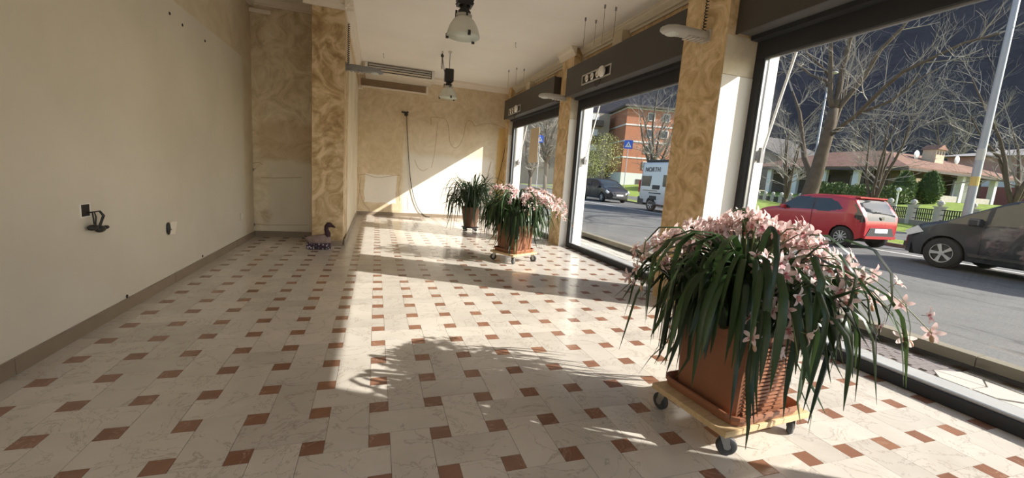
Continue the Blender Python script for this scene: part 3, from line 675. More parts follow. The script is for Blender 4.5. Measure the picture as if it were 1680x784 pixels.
def saucer(loc, rz, half, lb):
    r = thing('plant_saucer', lb, 'saucer', loc, rz, 'terracotta saucers under the pots')
    def ring(q, z, c):
        pts = []
        for sx, sy, a0 in ((1, 1, 0), (-1, 1, 90), (-1, -1, 180), (1, -1, 270)):
            for k in range(4): a = R(a0 + 30*k); pts.append((sx*(q - c) + c*math.cos(a), sy*(q - c) + c*math.sin(a), z))
        return pts
    prof = [(half*.86, 0, .05), (half*.94, .004, .06), (half*.97, .03, .06), (half, .036, .07), (half, .055, .07), (half*.965, .058, .06), (half*.93, .035, .055), (half*.90, .010, .05)]
    vs = []
    for q, z, c in prof: vs += ring(q, z, c)
    n = 16; k = len(prof)
    MB().add(vs, [(i*n+j, i*n+(j+1)%n, (i+1)*n+(j+1)%n, (i+1)*n+j) for i in range(k-1) for j in range(n)] + [tuple(range(n-1,-1,-1)), tuple(range((k-1)*n, k*n))]).build('dish', M['terracotta'], r)
    return r
def az(deg_from_view):                                  # 0 = towards the camera, 90 = to the right in the picture
    return deg_from_view
def orchid(loc, rz, lb, half, h, nleaf, spikes, seed, leafL=(.62, 1.05), viewphi=0, lmat='leaf', wl=(.010, .016), right_long=True):
    global rng
    rng = random.Random(seed)
    r = thing('potted_orchid', lb, 'potted plant', loc, rz, 'potted orchids on dollies')
    square_pot(r, half*.90, half, h)
    zs = h*.88
    for k in range(nleaf):
        ph = 2*PI*k/nleaf*3.0 + rng.uniform(-.4, .4); rr = rng.uniform(.02, half*.55); base = (rr*math.cos(ph), rr*math.sin(ph), zs)
        up = rng.random()
        bp = (rng.uniform(.06, .28), rng.uniform(.32, .66))
        if up < .08: L, t0, t1 = rng.uniform(.42, .55), R(rng.uniform(78, 89)), R(rng.uniform(10, 50))
        elif up < .30: L, t0, t1 = rng.uniform(.50, .75), R(rng.uniform(72, 88)), R(rng.uniform(-88, -50))
        elif up < .46: L, t0, t1, bp = rng.uniform(*leafL), R(rng.uniform(66, 84)), R(rng.uniform(-90, -80)), (rng.uniform(.0, .15), rng.uniform(.7, .85))
        else: L, t0, t1 = rng.uniform(*leafL), R(rng.uniform(68, 86)), R(rng.uniform(-96, -88))
        mb = MB(); leaf_mesh(mb, base, ph, L, t0, t1, rng.uniform(*wl), 10, rng.uniform(-.9, .9), (half + .03, h + .02, .37), .03 - loc[2], bp)
        mb.build('leaf', M[lmat], r, True)
    for (ph, reach, apex, tipz, nf) in spikes:
        rr = rng.uniform(.0, half*.4); spike(r, (rr*math.cos(ph), rr*math.sin(ph), zs), ph, reach, apex, tipz, nf)
    return r
# nearest planter
P1C, P1R = (1.965, -.185), R(5)
zt = dolly((P1C[0], P1C[1], 0), P1R, .65, .52, 'pine plant dolly under the nearest and largest orchid pot', (R(-35), R(25), R(95), R(160)))
saucer((P1C[0], P1C[1], zt), P1R, .265, 'square terracotta saucer under the nearest orchid pot')
vd = math.atan2(CAM.y - P1C[1], CAM.x - P1C[0]) - P1R     # local azimuth towards the camera
def V(deg, base=vd): return base + R(deg)                  # positive = to the right in the picture
def rnd_spikes(lst, base, seed):
    g = random.Random(seed); out = []
    for deg, reach, apex, tip, nf, n in lst:
        for _ in range(n): out.append((V(deg + g.uniform(-13, 13), base), reach*g.uniform(.92, 1.2), apex + .04 + g.uniform(-.03, .05), tip + .03 + g.uniform(-.05, .05), nf + g.randint(-1, 2)))
    return out
# heights are relative to the pot base
sp1 = rnd_spikes([(-105, .50, .80, .68, 11, 4), (-140, .46, .84, .80, 10, 4), (-170, .40, .88, .82, 9, 3), (150, .46, .88, .76, 10, 3), (120, .52, .86, .68, 9, 2), (60, .46, .78, .60, 8, 2), (95, .56, .78, .58, 8, 2), (80, .66, .78, .46, 7, 1), (15, .34, .78, .46, 9, 2), (45, .46, .76, .50, 8, 1), (-75, .50, .76, .56, 8, 2), (180, .15, .90, .90, 9, 3), (100, .22, .88, .86, 9, 2)], vd, 3)
orchid((P1C[0], P1C[1], zt + .011), P1R, 'large orchid with pink flowers in a ribbed terracotta pot nearest the viewer', .225, .47, 260, sp1, 11, leafL=(.80, 1.22), wl=(.011, .018))
# middle planter
P2C, P2R = (2.12, 4.28), R(29)
zt = dolly((P2C[0], P2C[1], 0), P2R, .56, .50, 'pine plant dolly under the middle orchid pot', (R(20), R(-60), R(120), R(40)))
saucer((P2C[0], P2C[1], zt), P2R, .245, 'square terracotta saucer under the middle orchid pot')
vd2 = math.atan2(CAM.y - P2C[1], CAM.x - P2C[0]) - P2R
sp2 = rnd_spikes([(90, .60, .84, .60, 10, 4), (60, .50, .84, .66, 9, 3), (120, .62, .86, .66, 10, 3), (150, .42, .90, .74, 9, 2), (30, .36, .84, .66, 8, 2), (-150, .40, .90, .80, 8, 2), (-90, .30, .92, .86, 8, 1), (75, .72, .78, .50, 8, 2), (0, .20, .86, .72, 8, 1)], vd2, 5)
orchid((P2C[0], P2C[1], zt + .011), P2R, 'pink flowering orchid in a square terracotta pot, middle one of the three plants', .215, .43, 270, sp2, 23, leafL=(.85, 1.25))
# rear plant: round pot on a small stand, no flowers
rng = random.Random(31)
P3C = (2.13, 7.62)
r = thing('plant_stand', 'low dark castor stand under the rear round pot', 'stand', (P3C[0], P3C[1], 0))
MB().lathe([(.19, .075), (.20, .08), (.20, .095), (.18, .10)], 24).build('disc', M['black'], r)
for k in range(4):
    a = R(45 + 90*k); e = link('castor', None, r, loc=(.16*math.cos(a), .16*math.sin(a), 0), rz=a)
    MB().lathe([(.01, -.012), (.034, -.012), (.036, 0), (.034, .012), (.01, .012)], 14, (0, 0, .036), 0, 1).build('wheel', M['rubber'], e, True); MB().box((-.012, -.016, .05), (.012, .016, .078)).build('fork', M['castor_metal'], e)
r = thing('potted_plant', 'bushy strap-leaved plant without flowers in a round pot by the far wall', 'potted plant', (P3C[0], P3C[1], .10))
MB().lathe([(.145, 0), (.15, .01), (.215, .40), (.23, .41), (.232, .46), (.222, .465), (.205, .45), (.20, .40), (.005, .40)], 28).build('pot', plain('brown_pot', (.17, .095, .06), .6, .3), r, True)
MB().lathe([(.20, .405), (.1, .415), (.01, .418)], 20).build('soil', M['soil'], r)
for k in range(260):
    ph = k*2.39996; rr = rng.uniform(.01, .13); u = rng.random()
    if u < .15: L, t0, t1 = rng.uniform(.7, 1.0), R(rng.uniform(72, 88)), R(rng.uniform(20, 65))
    elif u < .5: L, t0, t1 = rng.uniform(.6, .9), R(rng.uniform(62, 82)), R(rng.uniform(-60, 0))
    else: L, t0, t1 = rng.uniform(1.05, 1.5), R(rng.uniform(60, 84)), R(rng.uniform(-92, -75))
    mb = MB(); leaf_mesh(mb, (rr*math.cos(ph), rr*math.sin(ph), .405), ph, L, t0, t1, rng.uniform(.009, .014), 9, rng.uniform(-.9, .9), (.25, .48, .27), -.07, (rng.uniform(.05, .3), rng.uniform(.35, .7))); mb.build('leaf', M['leaf_dark'], r, True)
for ph, rc, ap, tp in ((1.0, .22, .78, .86), (2.6, .15, .80, .9)): spike(r, (0, 0, .405), ph, rc, ap, tp, 3, bud=True)

# ------------------------------------------------------------------ outside: pavement, kerbs, road
def asphalt():
    m, nt, b = nmat('asphalt'); setp(b, .85, .25); p, x, y, z = pos(nt)
    c = ramp(nt, noise_n(nt, p, .6, 6, .65, .5), [(.3, (.13, .128, .123)), (.7, (.19, .186, .178))])
    c = mixc(nt, .6, c, ramp(nt, noise_n(nt, p, 60, 3, .7), [(.35, (.45, .45, .45)), (.65, (1, 1, 1))]), 'MULTIPLY')
    mp = N(nt, 'ShaderNodeMapping'); mp.inputs['Scale'].default_value = (1.4, .16, 1); nt.links.new(p, mp.inputs[0])
    v = math_n(nt, 'ABSOLUTE', math_n(nt, 'SUBTRACT', noise_n(nt, mp.outputs[0], 1.1, 5, .6, .4), .5))
    c = mixc(nt, math_n(nt, 'MULTIPLY', math_n(nt, 'SUBTRACT', 1, smooth(nt, v, 0, .012)), .6), c, (.04, .04, .04))
    nt.links.new(c, b.inputs['Base Color']); bump(nt, b, noise_n(nt, p, 90, 3), .5, .004); return m
def grass_mat(name, stops, sc=2):
    m, nt, b = nmat(name); setp(b, .9, .1); p = pos(nt)[0]
    c = ramp(nt, noise_n(nt, p, sc, 6, .7), stops); nt.links.new(c, b.inputs['Base Color']); bump(nt, b, noise_n(nt, p, 14, 5), .8, .05); return m
M['asphalt'] = asphalt()
M['grass'] = grass_mat('grass', [(.3, (.13, .18, .035)), (.55, (.25, .32, .07)), (.75, (.36, .38, .12))])
M['kerb'] = plain('kerb_stone', (.20, .18, .135), .85, .2, var=.35, scale=3)
M['paving'] = plain('pale_crazy_paving', (.44, .41, .36), .75, .25, var=.15, scale=3)
M['mortar'] = plain('paving_mortar', (.33, .29, .23), .9, .2)
M['threshold'] = plain('threshold_stone', (.33, .325, .31), .6, .3, var=.25, scale=2)
M['sett'] = plain('porphyry_sett', (.20, .17, .16), .7, .3, var=.3, scale=5)
M['line'] = plain('road_paint', (.72, .70, .66), .7, .3, var=.12, scale=8)
KX0, KX1, ZR = 4.80, 4.93, .03
def far_kerb(y): return 14.15 + .16*y
pv = struct('pavement', MB().box((3.80, -6, -.25), (KX0, 40, -.012)), M['mortar'], 'narrow pavement in front of the shop windows')
for k in range(int((14 - -3)/1.15)):
    y = -3 + k*1.15; MB().box((3.80, y + .003, -.02), (4.26, y + 1.147, 0)).build('threshold_slab', M['threshold'], pv)
g = random.Random(4)
# crazy paving pieces and a patch of dark setts
nyy = 52; y0, dy = -2.6, .24; cols = [4.27, 4.44, 4.62, 4.79]
vv = [[(cols[i] + (g.uniform(-.05, .05) if 0 < i < 3 else 0), y0 + j*dy + g.uniform(-.08, .08)) for i in range(4)] for j in range(nyy + 1)]
for j in range(nyy):
    for i in range(3):
        q = [vv[j][i], vv[j][i+1], vv[j+1][i+1], vv[j+1][i]]; cx = sum(p[0] for p in q)/4; cyy = sum(p[1] for p in q)/4
        if .02 < cyy < .92: continue
        q = [(cx + (p[0]-cx)*.93, cyy + (p[1]-cyy)*.93) for p in q]
        MB().prism(q, 2, -.02, g.uniform(-.004, .003)).build('paving_stone', M['paving'], pv)
sm_ = MB().box((0, 0, -.02), (.094, .044, 0)).mesh('sett', M['sett'])
for j in range(18):
    for i in range(5):
        link('sett', sm_, pv, loc=(4.275 + i*.1 + (.05 if j % 2 else 0) - (.05 if i == 4 and j % 2 else 0), .02 + j*.05, g.uniform(-.004, .002)))
kb = thing('kerb_near', 'raised stone kerb between the shop pavement and the road', 'x'); del kb['category']; kb['kind'] = 'structure'
for k in range(22):
    y = -6 + k*1.5; MB().box((KX0, y + .004, -.2), (KX1, y + 1.496, .118)).build('kerb_stone', M['kerb'], kb)
road = struct('road', MB().add([(KX1 - .02, -60, ZR), (4 + .0, -60, ZR)] and [(KX1 - .02, -60, ZR), (far_kerb(-60), -60, ZR), (far_kerb(140), 140, ZR), (KX1 - .02, 140, ZR)], [(0, 1, 2, 3)]), M['asphalt'], 'grey asphalt street outside the windows')
MB().box((13.30, -14, ZR + .001), (13.42, 5.9, ZR + .005)).build('lane_line', M['line'], road)
MB().box((13.30, 9.6, ZR + .001), (13.42, 60, ZR + .005)).build('lane_line', M['line'], road)
kf = thing('kerb_far', 'stone kerb along the grass verge across the street', 'x'); del kf['category']; kf['kind'] = 'structure'
for k in range(44):
    ya = -10 + k*1.5; yb = ya + 1.49; MB().prism([(far_kerb(ya), ya), (far_kerb(ya) + .16, ya), (far_kerb(yb) + .16, yb), (far_kerb(yb), yb)], 2, -.1, ZR + .10).build('kerb_stone', M['kerb'], kf)
# ground rises gently behind the verge
FA, FB = at(1590, 380, 2, .42), at(1262, 337, 2, .42)       # line of the garden fence
def band(name, o0, o1, z0, z1, mat, label, kind='structure', n=30):
    """strip following the far kerb, offset o0..o1 beyond it"""
    vs = []; fs = []
    for i in range(n + 1):
        y = -60 + 200*i/n; x = far_kerb(y); vs += [(x + o0, y, z0), (x + o1, y, z1)]
    for i in range(n): fs.append((2*i, 2*i+1, 2*i+3, 2*i+2))
    return MB().add(vs, fs).build(name, mat, label=label, kind=kind)
band('verge', .15, 1.7, ZR + .09, .13, M['grass'], 'sunlit grass verge behind the parked cars')
band('side_road', 1.7, 5.0, .13, .22, M['asphalt'], 'grey service lane behind the verge')
band('verge_strip', 5.0, 7.2, .225, .36, M['grass'], 'second strip of pale grass by the lane')
# lawn / ground behind, rising to the house
def ground_z(x, y):
    d = x - far_kerb(y) - 7.2
    return .34 + interp([(-5, 0), (0, 0), (6, .35), (18, 1.42), (26, 1.5), (400, 4)], d)
vs = []; fs = []; nx, ny = 30, 44
xs = [0, 1, 2, 3, 4.5, 6, 8, 10, 12, 14, 16, 18, 20, 23, 26, 32, 40, 50, 65, 80, 100, 130, 160, 200, 250, 300]
for j in range(ny + 1):
    y = -60 + 300*j/ny
    for o in xs: x = far_kerb(y) + 7.2 + o; vs.append((x, y, ground_z(x, y)))
nxx = len(xs)
for j in range(ny):
    for i in range(nxx - 1): fs.append((j*nxx+i, j*nxx+i+1, (j+1)*nxx+i+1, (j+1)*nxx+i))
MB().add(vs, fs).build('ground', M['grass'], None, True, label='green lawn rising towards the low house', kind='structure')
# mountain slope
def mountain():
    m, nt, b = nmat('mountain_forest'); setp(b, .95, .05); p = pos(nt)[0]
    c = ramp(nt, noise_n(nt, p, .012, 8, .7, .6), [(.3, (.048, .045, .052)), (.55, (.075, .069, .076)), (.75, (.115, .105, .108))])
    c = mixc(nt, .6, c, ramp(nt, noise_n(nt, p, .22, 6, .75), [(.3, (.35, .35, .38)), (.65, (1, 1, 1))]), 'MULTIPLY')
    nt.links.new(c, b.inputs['Base Color'])
    vs = []; fs = []; na, nr = 90, 34
    for i in range(na + 1):
        az_ = R(-12 + 125*i/na)                        # azimuth from +X towards +Y
        top = interp([(-12, 40), (0, 190), (12, 430), (25, 520), (45, 480), (62, 330), (80, 300), (113, 260)], math.degrees(az_))
        for j in range(nr + 1):
            t = j/nr; d = 150 + 520*t; h = 3 + top*(t**.92)
            q = Vector((d*math.cos(az_), d*math.sin(az_), 0)); h += noise.fractal(q*.012, 1, 2, 5)*55*min(1, t*2.5)
            vs.append((q.x, q.y, max(h, -5)))
    for i in range(na):
        for j in range(nr): fs.append((i*(nr+1)+j, i*(nr+1)+j+1, (i+1)*(nr+1)+j+1, (i+1)*(nr+1)+j))
    MB().add(vs, fs).build('mountain', m, None, True, label='dark blue-grey wooded mountain filling the background', kind='structure')
mountain()

# ------------------------------------------------------------------ folded awnings outside the windows
for k, (y0, y1) in enumerate(WIN):
    r = thing('awning', ('folded awning with white arm outside the nearest window', 'folded awning with white arm outside the middle window', 'folded awning with white arm outside the farthest window')[k], 'awning', (4.06, y0, 3.02), group='folded awnings outside the windows')
    Lw = y1 - y0
    MB().box((0, 0, 0), (.16, Lw, .14)).build('cassette', M['white_plaster'], r); MB().box((.06, .05, -.02), (.10, Lw - .05, 0)).build('valance', plain('awning_cloth', (.70, .60, .36), .8, .2), r)
    MB().lathe([(.05, -.05), (.06, -.03), (.05, .0)], 12, (-.11, Lw + .02, -1.28), 0, 1).build('pivot', M['grey_dark'], r)
    MB().cbox((-.11, Lw - .03, -1.28), (.05, .04, .16)).build('arm_bracket', M['grey_dark'], r)
    MB().tube([(-.11, Lw - .04, -1.26), (-.02, Lw - .09, -.63), (.07, Lw - .14, -.02)], .013, 8).build('arm', M['white'], r)

# ------------------------------------------------------------------ cars
M['car_glass'] = plain('car_glass', (.02, .026, .028), .06, .6, var=.05)
M['tyre'] = plain('car_tyre', (.025, .025, .025), .8, .3)
M['rim'] = plain('wheel_cover', (.42, .42, .42), .35, .5, metal=.3)
M['trim'] = plain('black_car_trim', (.03, .03, .032), .55, .4)
M['lamp_red'] = plain('tail_light_red', (.45, .03, .03), .2, .6)
M['lamp_clear'] = plain('headlight', (.62, .64, .66), .12, .6)
M['plate'] = plain('number_plate', (.75, .76, .78), .4, .4, var=.03)
M['under'] = plain('underbody', (.012, .012, .012), .9, .1)
def paint(name, c, metal=.0): return plain(name, c, .3, .4, metal, coat=.45, var=.02)
def wheel(parent, x, y, rad, wid, side, spokes):
    e = link('wheel', None, parent, loc=(x, y, rad))
    s = side
    MB().lathe([(rad*.62, -wid/2), (rad*.92, -wid/2), (rad, -wid/2 + .03), (rad, wid/2 - .03), (rad*.92, wid/2), (rad*.62, wid/2)], 28, axis=1, cap=False).build('tyre', M['tyre'], e, True)
    MB().lathe([(rad*.02, s*(wid/2 - .035)), (rad*.64, s*(wid/2 - .045)), (rad*.66, s*(wid/2 - .005)), (rad*.62, s*(wid/2 - .005))], 28, axis=1, cap=False).build('rim_dish', M['trim'], e)
    MB().lathe([(rad*.58, s*(wid/2 - .012)), (rad*.66, s*(wid/2 - .004)), (rad*.66, s*(wid/2 - .03))], 28, axis=1, cap=False).build('rim_ring', M['rim'], e)
    for k in range(spokes):
        a = 2*PI*k/spokes; c, sn = math.cos(a), math.sin(a); wd = rad*.62*1.9/spokes
        vs = []
        for rr, ww in ((rad*.10, wd*.5), (rad*.60, wd)):
            for q in (-1, 1):
                for yy in (s*(wid/2 - .03), s*(wid/2 - .008)): vs.append((c*rr - sn*ww*q*.5, yy, sn*rr + c*ww*q*.5))
        MB().add(vs, [(0,1,3,2),(4,6,7,5),(0,4,5,1),(2,3,7,6),(1,5,7,3),(0,2,6,4)]).build('spoke', M['rim'], e)
    MB().lathe([(rad*.16, s*(wid/2 - .03)), (rad*.16, s*(wid/2 - .004)), (rad*.08, s*(wid/2 - .002))], 14, axis=1).build('hub_cap', M['rim'], e)
def car(name, label, loc, rz, P, mat, group='cars parked across the street'):
    """local x runs from the rear bumper (0) to the front (L), y to the car's left, z up"""
    root = thing(name, label, P.get('cat', 'car'), loc, rz, group)
    L, W, rw, rx, fx = P['L'], P['W']/2, P['wr'], P['rx'], P['fx']
    sill = P['sill']
    def zb(x):
        z = interp(P['bottom'], x)
        for cx in (rx, fx):
            d = abs(x - cx); ra = rw*1.16
            if d < ra: z = max(z, rw + math.sqrt(ra*ra - d*d)*1.0)
        return z
    def hw(x, z):
        b = W*sinterp(P['plan'], x); belt = interp(P['belt'], x)
        if z <= belt: t = (z - sill)/(belt - sill); return b*(1 - .05*(1 - t)**2 - .012*max(0, t)**3)
        return b*.988 - (z - belt)*P['tumble']
    xs = set()
    n = int(L/.035)
    for i in range(n + 1): xs.add(round(L*i/n, 4))
    for cx in (rx, fx):
        for k in range(25): xs.add(round(cx + rw*1.16*math.cos(PI*k/24), 4))
    for q in P.get('stations', []): xs.add(q)
    for e in (.012, .03, .05, L - .012, L - .03, L - .05): xs.add(round(e, 4))
    xs = sorted(x for x in xs if 0 <= x <= L); n1, n2, n3 = 10, 14, 10
    rows = []
    for x in xs:
        zt = sinterp(P['top'], x); cr = interp(P['crown'], x); ze = zt - cr; z0 = min(zb(x), ze - .02); belt = min(interp(P['belt'], x), ze); belt = max(belt, z0 + .01)
        half = []
        for k in range(n1 + 1): z = lerp(z0, belt, k/n1); half.append((x, hw(x, z), z))
        for k in range(1, n2 + 1): z = lerp(belt, ze, k/n2); half.append((x, hw(x, z), z))
        ye = hw(x, ze)
        for k in range(1, n3 + 1): a = PI/2*k/n3; half.append((x, ye*math.cos(a)**.75 if k < n3 else 0, ze + cr*math.sin(a)))
        rows.append(half)
    m_ = len(rows[0]); pieces = {}
    def put(key, quad): pieces.setdefault(key, []).append(quad)
    for i in range(len(rows) - 1):
        for k in range(m_ - 1):
            a, b, c, d = rows[i][k], rows[i+1][k], rows[i+1][k+1], rows[i][k+1]
            cx = (a[0]+b[0]+c[0]+d[0])/4; cyy = (a[1]+b[1]+c[1]+d[1])/4; cz = (a[2]+b[2]+c[2]+d[2])/4
            top = k >= n1 + n2; sec = 'side' if not top else 'top'
            key = P['classify'](cx, cyy, cz, sec)
            for sgn in (1, -1):
                q = [(p[0], p[1]*sgn, p[2]) for p in ((a, b, c, d) if sgn > 0 else (d, c, b, a))]
                put(key if key in ('body', 'rear_window', 'windshield', 'trim') else key + ('_l' if sgn > 0 else '_r'), q)
    for e, rw_ in ((0, rows[0]), (1, rows[-1])):
        ring = rw_ + [(p[0], -p[1], p[2]) for p in reversed(rw_[:-1])]; put('body', ring)
    body = None
    order = sorted(pieces, key=lambda k: k != 'body')
    for key in order:
        mb = MB()
        idx = {}
        for q in pieces[key]:
            f = []
            for p in q:
                kk = (round(p[0], 4), round(p[1], 4), round(p[2], 4))
                if kk not in idx: idx[kk] = len(mb.v); mb.v.append(kk)
                if idx[kk] not in f: f.append(idx[kk])
            if len(f) > 2: mb.f.append(f); mb.m.append(0)
        nm = key.split('_l')[0] if key.endswith('_l') else key[:-2] if key.endswith('_r') else key
        mt = mat if nm == 'body' else M['trim'] if nm == 'trim' else M['lamp_red'] if nm == 'tail_light' else M['car_glass']
        o = mb.build(nm, mt, root); smooth_by_angle(o)
        if nm == 'body': body = o
    MB().box((.25, -W*.86, sill*.9), (L - .25, W*.86, sill + .22)).build('underbody', M['under'], root)
    for cx in (rx, fx):
        MB().box((cx - rw*1.1, -W*.70, rw*.9), (cx + rw*1.1, W*.70, rw*2.0)).build('wheel_well', M['under'], root)
        for s in (1, -1): wheel(root, cx, s*(W - .105), rw, .19, s, P.get('spokes', 7))
    return root, body, hw
# red hatchback, seen from behind
def cls_red(x, y, z, sec):
    zt = 0
    if sec == 'top':
        if x < .335 and z > .80 and y < .575 and x > .012: return 'rear_window'
        if 1.98 < x < 2.58 and y < .66: return 'windshield'
        return 'body'
    if x < interp([(.7, .0), (.76, .10), (.86, .24), (1.05, .22), (1.2, .33), (1.26, .30)], z) and .74 < z < 1.26: return 'tail_light'
    if z > interp([(0, 1.10), (.62, 1.04), (.9, .97), (2.6, .93)], x) and z < interp([(.5, 1.0), (.75, 1.24), (1.0, 1.33), (1.9, 1.345), (2.0, 1.33), (2.55, .95)], x):
        if abs(x - 1.42) < .035: return 'trim'
        return 'side_window'
    return 'body'
RED = dict(L=3.46, W=1.62, wr=.285, rx=.50, fx=2.84, sill=.22, spokes=10,
    bottom=[(0, .34), (.15, .26), (3.2, .22), (3.46, .30)], plan=[(0, .80), (.08, .90), (.25, .965), (.6, 1), (2.6, 1), (3.1, .95), (3.32, .84), (3.42, .70), (3.46, .58)],
    belt=[(0, .92), (.6, .97), (2.5, .90), (3.46, .72)], tumble=.30,
    top=[(0, .70), (.02, .84), (.06, .96), (.14, 1.08), (.28, 1.27), (.36, 1.385), (.50, 1.425), (1.0, 1.46), (1.5, 1.455), (1.95, 1.40), (2.25, 1.22), (2.58, 1.02), (2.9, .96), (3.2, .87), (3.38, .74), (3.44, .62), (3.46, .52)],
    crown=[(0, .02), (.1, .03), (.4, .07), (2.0, .06), (2.6, .07), (3.4, .04), (3.46, .02)], stations=[.02, .04, .08, .10, .14, .16, .2, .22, .26, .28, .32, .34, .38, .4, .62, 1.385, 1.455, 1.98, 2.58], classify=cls_red)
M['red_paint'] = paint('red_car_paint', (.36, .014, .024))
RC = (13.27, 5.80, ZR)
rc, rbody, hw = car('car', 'small red hatchback parked across the street', RC, PI/2, RED, M['red_paint'])
for s in (1, -1):
    bev(MB().cbox((2.32, s*.86, .99), (.16, .13, .12)).build('mirror', M['red_paint'], rc), .03, 3)
    MB().box((1.62, min(s*.80, s*.815), .80), (1.80, max(s*.80, s*.815), .825)).build('door_handle', M['red_paint'], rc)
    MB().box((1.405, min(s*.806, s*.812), .34), (1.412, max(s*.806, s*.812), .95)).build('door_seam', M['trim'], rc)
MB().prism([(-.58, .36), (-.42, .36), (.42, .36), (.58, .36), (.44, .60), (-.44, .60)], 0, -.012, .02).build('bumper_insert', M['trim'], rc)
MB().box((-.03, -.62, .30), (.05, .62, .375)).build('bumper_lip', M['red_paint'], rc)
MB().box((-.022, -.26, .47), (-.012, .26, .58)).build('number_plate', M['plate'], rc)
MB().tube([(.10, -.05, 1.04), (.05, .25, 1.04)], .012, 5).build('wiper', M['black'], rc)
MB().lathe([(.05, -.01), (.055, .0), (.04, .01)], 16, (.0, 0, .87), 0, 0).build('badge', M['chrome'], rc)
MB().box((.30, -.56, 1.385), (.44, .56, 1.425)).build('spoiler', M['red_paint'], rc)
MB().tube([(.55, 0, 1.44), (.42, 0, 1.56)], .008, 5).build('aerial', M['black'], rc)
# dark grey people carrier in front, cut by the frame
def cls_mpv(x, y, z, sec):
    if sec == 'top':
        if x < .42 and 1.0 < z < 1.52 and y < .66: return 'rear_window'
        if 2.65 < x < 3.62 and y < .74 and z < 1.60: return 'windshield'
        return 'body'
    lo = interp([(.3, 1.08), (3.6, 1.0)], x); hi = interp([(.35, 1.2), (.6, 1.47), (1.5, 1.535), (2.5, 1.50), (2.75, 1.42), (3.56, 1.02)], x)
    if lo < z < hi:
        if abs(x - 1.75) < .045 or abs(x - .95) < .05 or abs(x - 2.92) < .04: return 'trim'
        return 'side_window'
    return 'body'
MPV = dict(L=4.40, W=1.84, wr=.325, rx=.83, fx=3.53, sill=.24, spokes=5,
    bottom=[(0, .36), (.2, .28), (4.0, .22), (4.40, .26)], plan=[(0, .82), (.1, .92), (.35, .98), (.8, 1), (3.3, 1), (3.8, .97), (4.1, .89), (4.3, .74), (4.40, .56)],
    belt=[(0, 1.05), (3.5, .98), (4.0, .86), (4.4, .72)], tumble=.30,
    top=[(0, .75), (.03, 1.0), (.12, 1.2), (.30, 1.50), (.45, 1.58), (1.2, 1.64), (2.0, 1.63), (2.6, 1.555), (3.1, 1.33), (3.62, 1.06), (3.95, .97), (4.2, .86), (4.34, .72), (4.40, .58)],
    crown=[(0, .03), (.4, .08), (2.6, .07), (3.6, .08), (4.3, .05), (4.4, .03)], stations=[1.705, 1.795, .90, 1.0, 2.88, 2.96, 3.62, 2.65], classify=cls_mpv)
M['grey_paint'] = paint('graphite_car_paint', (.030, .032, .040), .3)
def mpv_details(c, pm):
    for s in (1, -1):
        MB().prism([(3.92, .74), (4.20, .62), (4.26, .72), (4.05, .86)], 1, s*.66, s*.87).build('headlight', M['lamp_clear'], c)
        bev(MB().cbox((3.06, s*.98, 1.04), (.18, .16, .15)).build('mirror', pm, c), .03, 3)
        MB().box((2.955, min(s*.90, s*.914), .38), (2.963, max(s*.90, s*.914), .98)).build('door_seam', M['trim'], c)
        MB().box((1.80, min(s*.90, s*.914), .38), (1.808, max(s*.90, s*.914), 1.0)).build('door_seam', M['trim'], c)
        MB().box((1.95, min(s*.905, s*.925), .86), (2.15, max(s*.905, s*.925), .89)).build('door_handle', pm, c)
        MB().box((.8, min(s*.88, s*.90), .34), (3.1, max(s*.88, s*.92), .40)).build('sill_trim', M['trim'], c)
    MB().box((4.28, -.55, .34), (4.415, .55, .46)).build('lower_grille', M['trim'], c)
    MB().box((4.33, -.42, .62), (4.405, .42, .70)).build('grille', M['trim'], c)
    MB().box((4.40, -.26, .48), (4.42, .26, .59)).build('number_plate', M['plate'], c)
gc, _, _ = car('car', 'dark grey people carrier cut off by the right edge', (12.50, 3.63 - 3.53, ZR), PI/2, MPV, M['grey_paint'])
mpv_details(gc, M['grey_paint'])
M['black_paint'] = paint('black_car_paint', (.018, .018, .022), .2)
bc, _, _ = car('car', 'dark people carrier seen from the front through the middle window', (15.0 + .80, 23.8 + 3.53, ZR), -PI/2, MPV, M['black_paint'])
mpv_details(bc, M['black_paint'])
# camper van
def cls_van(x, y, z, sec):
    if sec == 'top':
        return 'windshield' if 4.75 < x < 5.35 and y < .8 and z < 2.15 else 'body'
    if 1.25 < z < 1.98 and 4.25 < x < 4.95 - (z - 1.25)*.25: return 'side_window'
    return 'body'
VAN = dict(L=5.99, W=2.05, wr=.34, rx=1.10, fx=5.05, sill=.34, spokes=6,
    bottom=[(0, .42), (5.99, .34)], plan=[(0, .93), (.06, .985), (.2, 1), (4.6, 1), (5.4, .95), (5.8, .84), (5.99, .66)],
    belt=[(0, 1.2), (5.0, 1.2), (5.99, 1.0)], tumble=.055,
    top=[(0, 2.30), (.03, 2.52), (.12, 2.60), (.4, 2.63), (3.8, 2.63), (4.4, 2.58), (4.75, 2.40), (5.3, 1.62), (5.5, 1.40), (5.85, 1.20), (5.95, 1.0), (5.99, .8)],
    crown=[(0, .03), (.2, .08), (4.4, .08), (5.3, .06), (5.99, .03)], stations=[], classify=cls_van, cat='van')
M['van_paint'] = paint('silver_van_paint', (.50, .50, .50), .2)
vx = 14.0 + .92
vc, _, _ = car('camper_van', 'silver camper van with dark windows parked behind the tan pillar', (vx, 17.0 + 1.10, ZR), -PI/2, VAN, M['van_paint'], None)
ys = -1.0                                             # the van's right-hand side faces the shop
def vside(name, x0, x1, z0, z1, mat, d=.012):
    y = -1.025 + (max(0, (z0 + z1)/2 - 1.2))*.055
    return bev(MB().box((x0, y - d, z0), (x1, y + .03, z1)).build(name, mat, vc), .012)
vside('side_window', .18, .95, 1.30, 1.85, M['car_glass']); vside('service_vent', 1.15, 1.75, 1.16, 1.38, M['trim']); vside('service_vent', 1.0, 1.55, .62, .82, M['trim'])
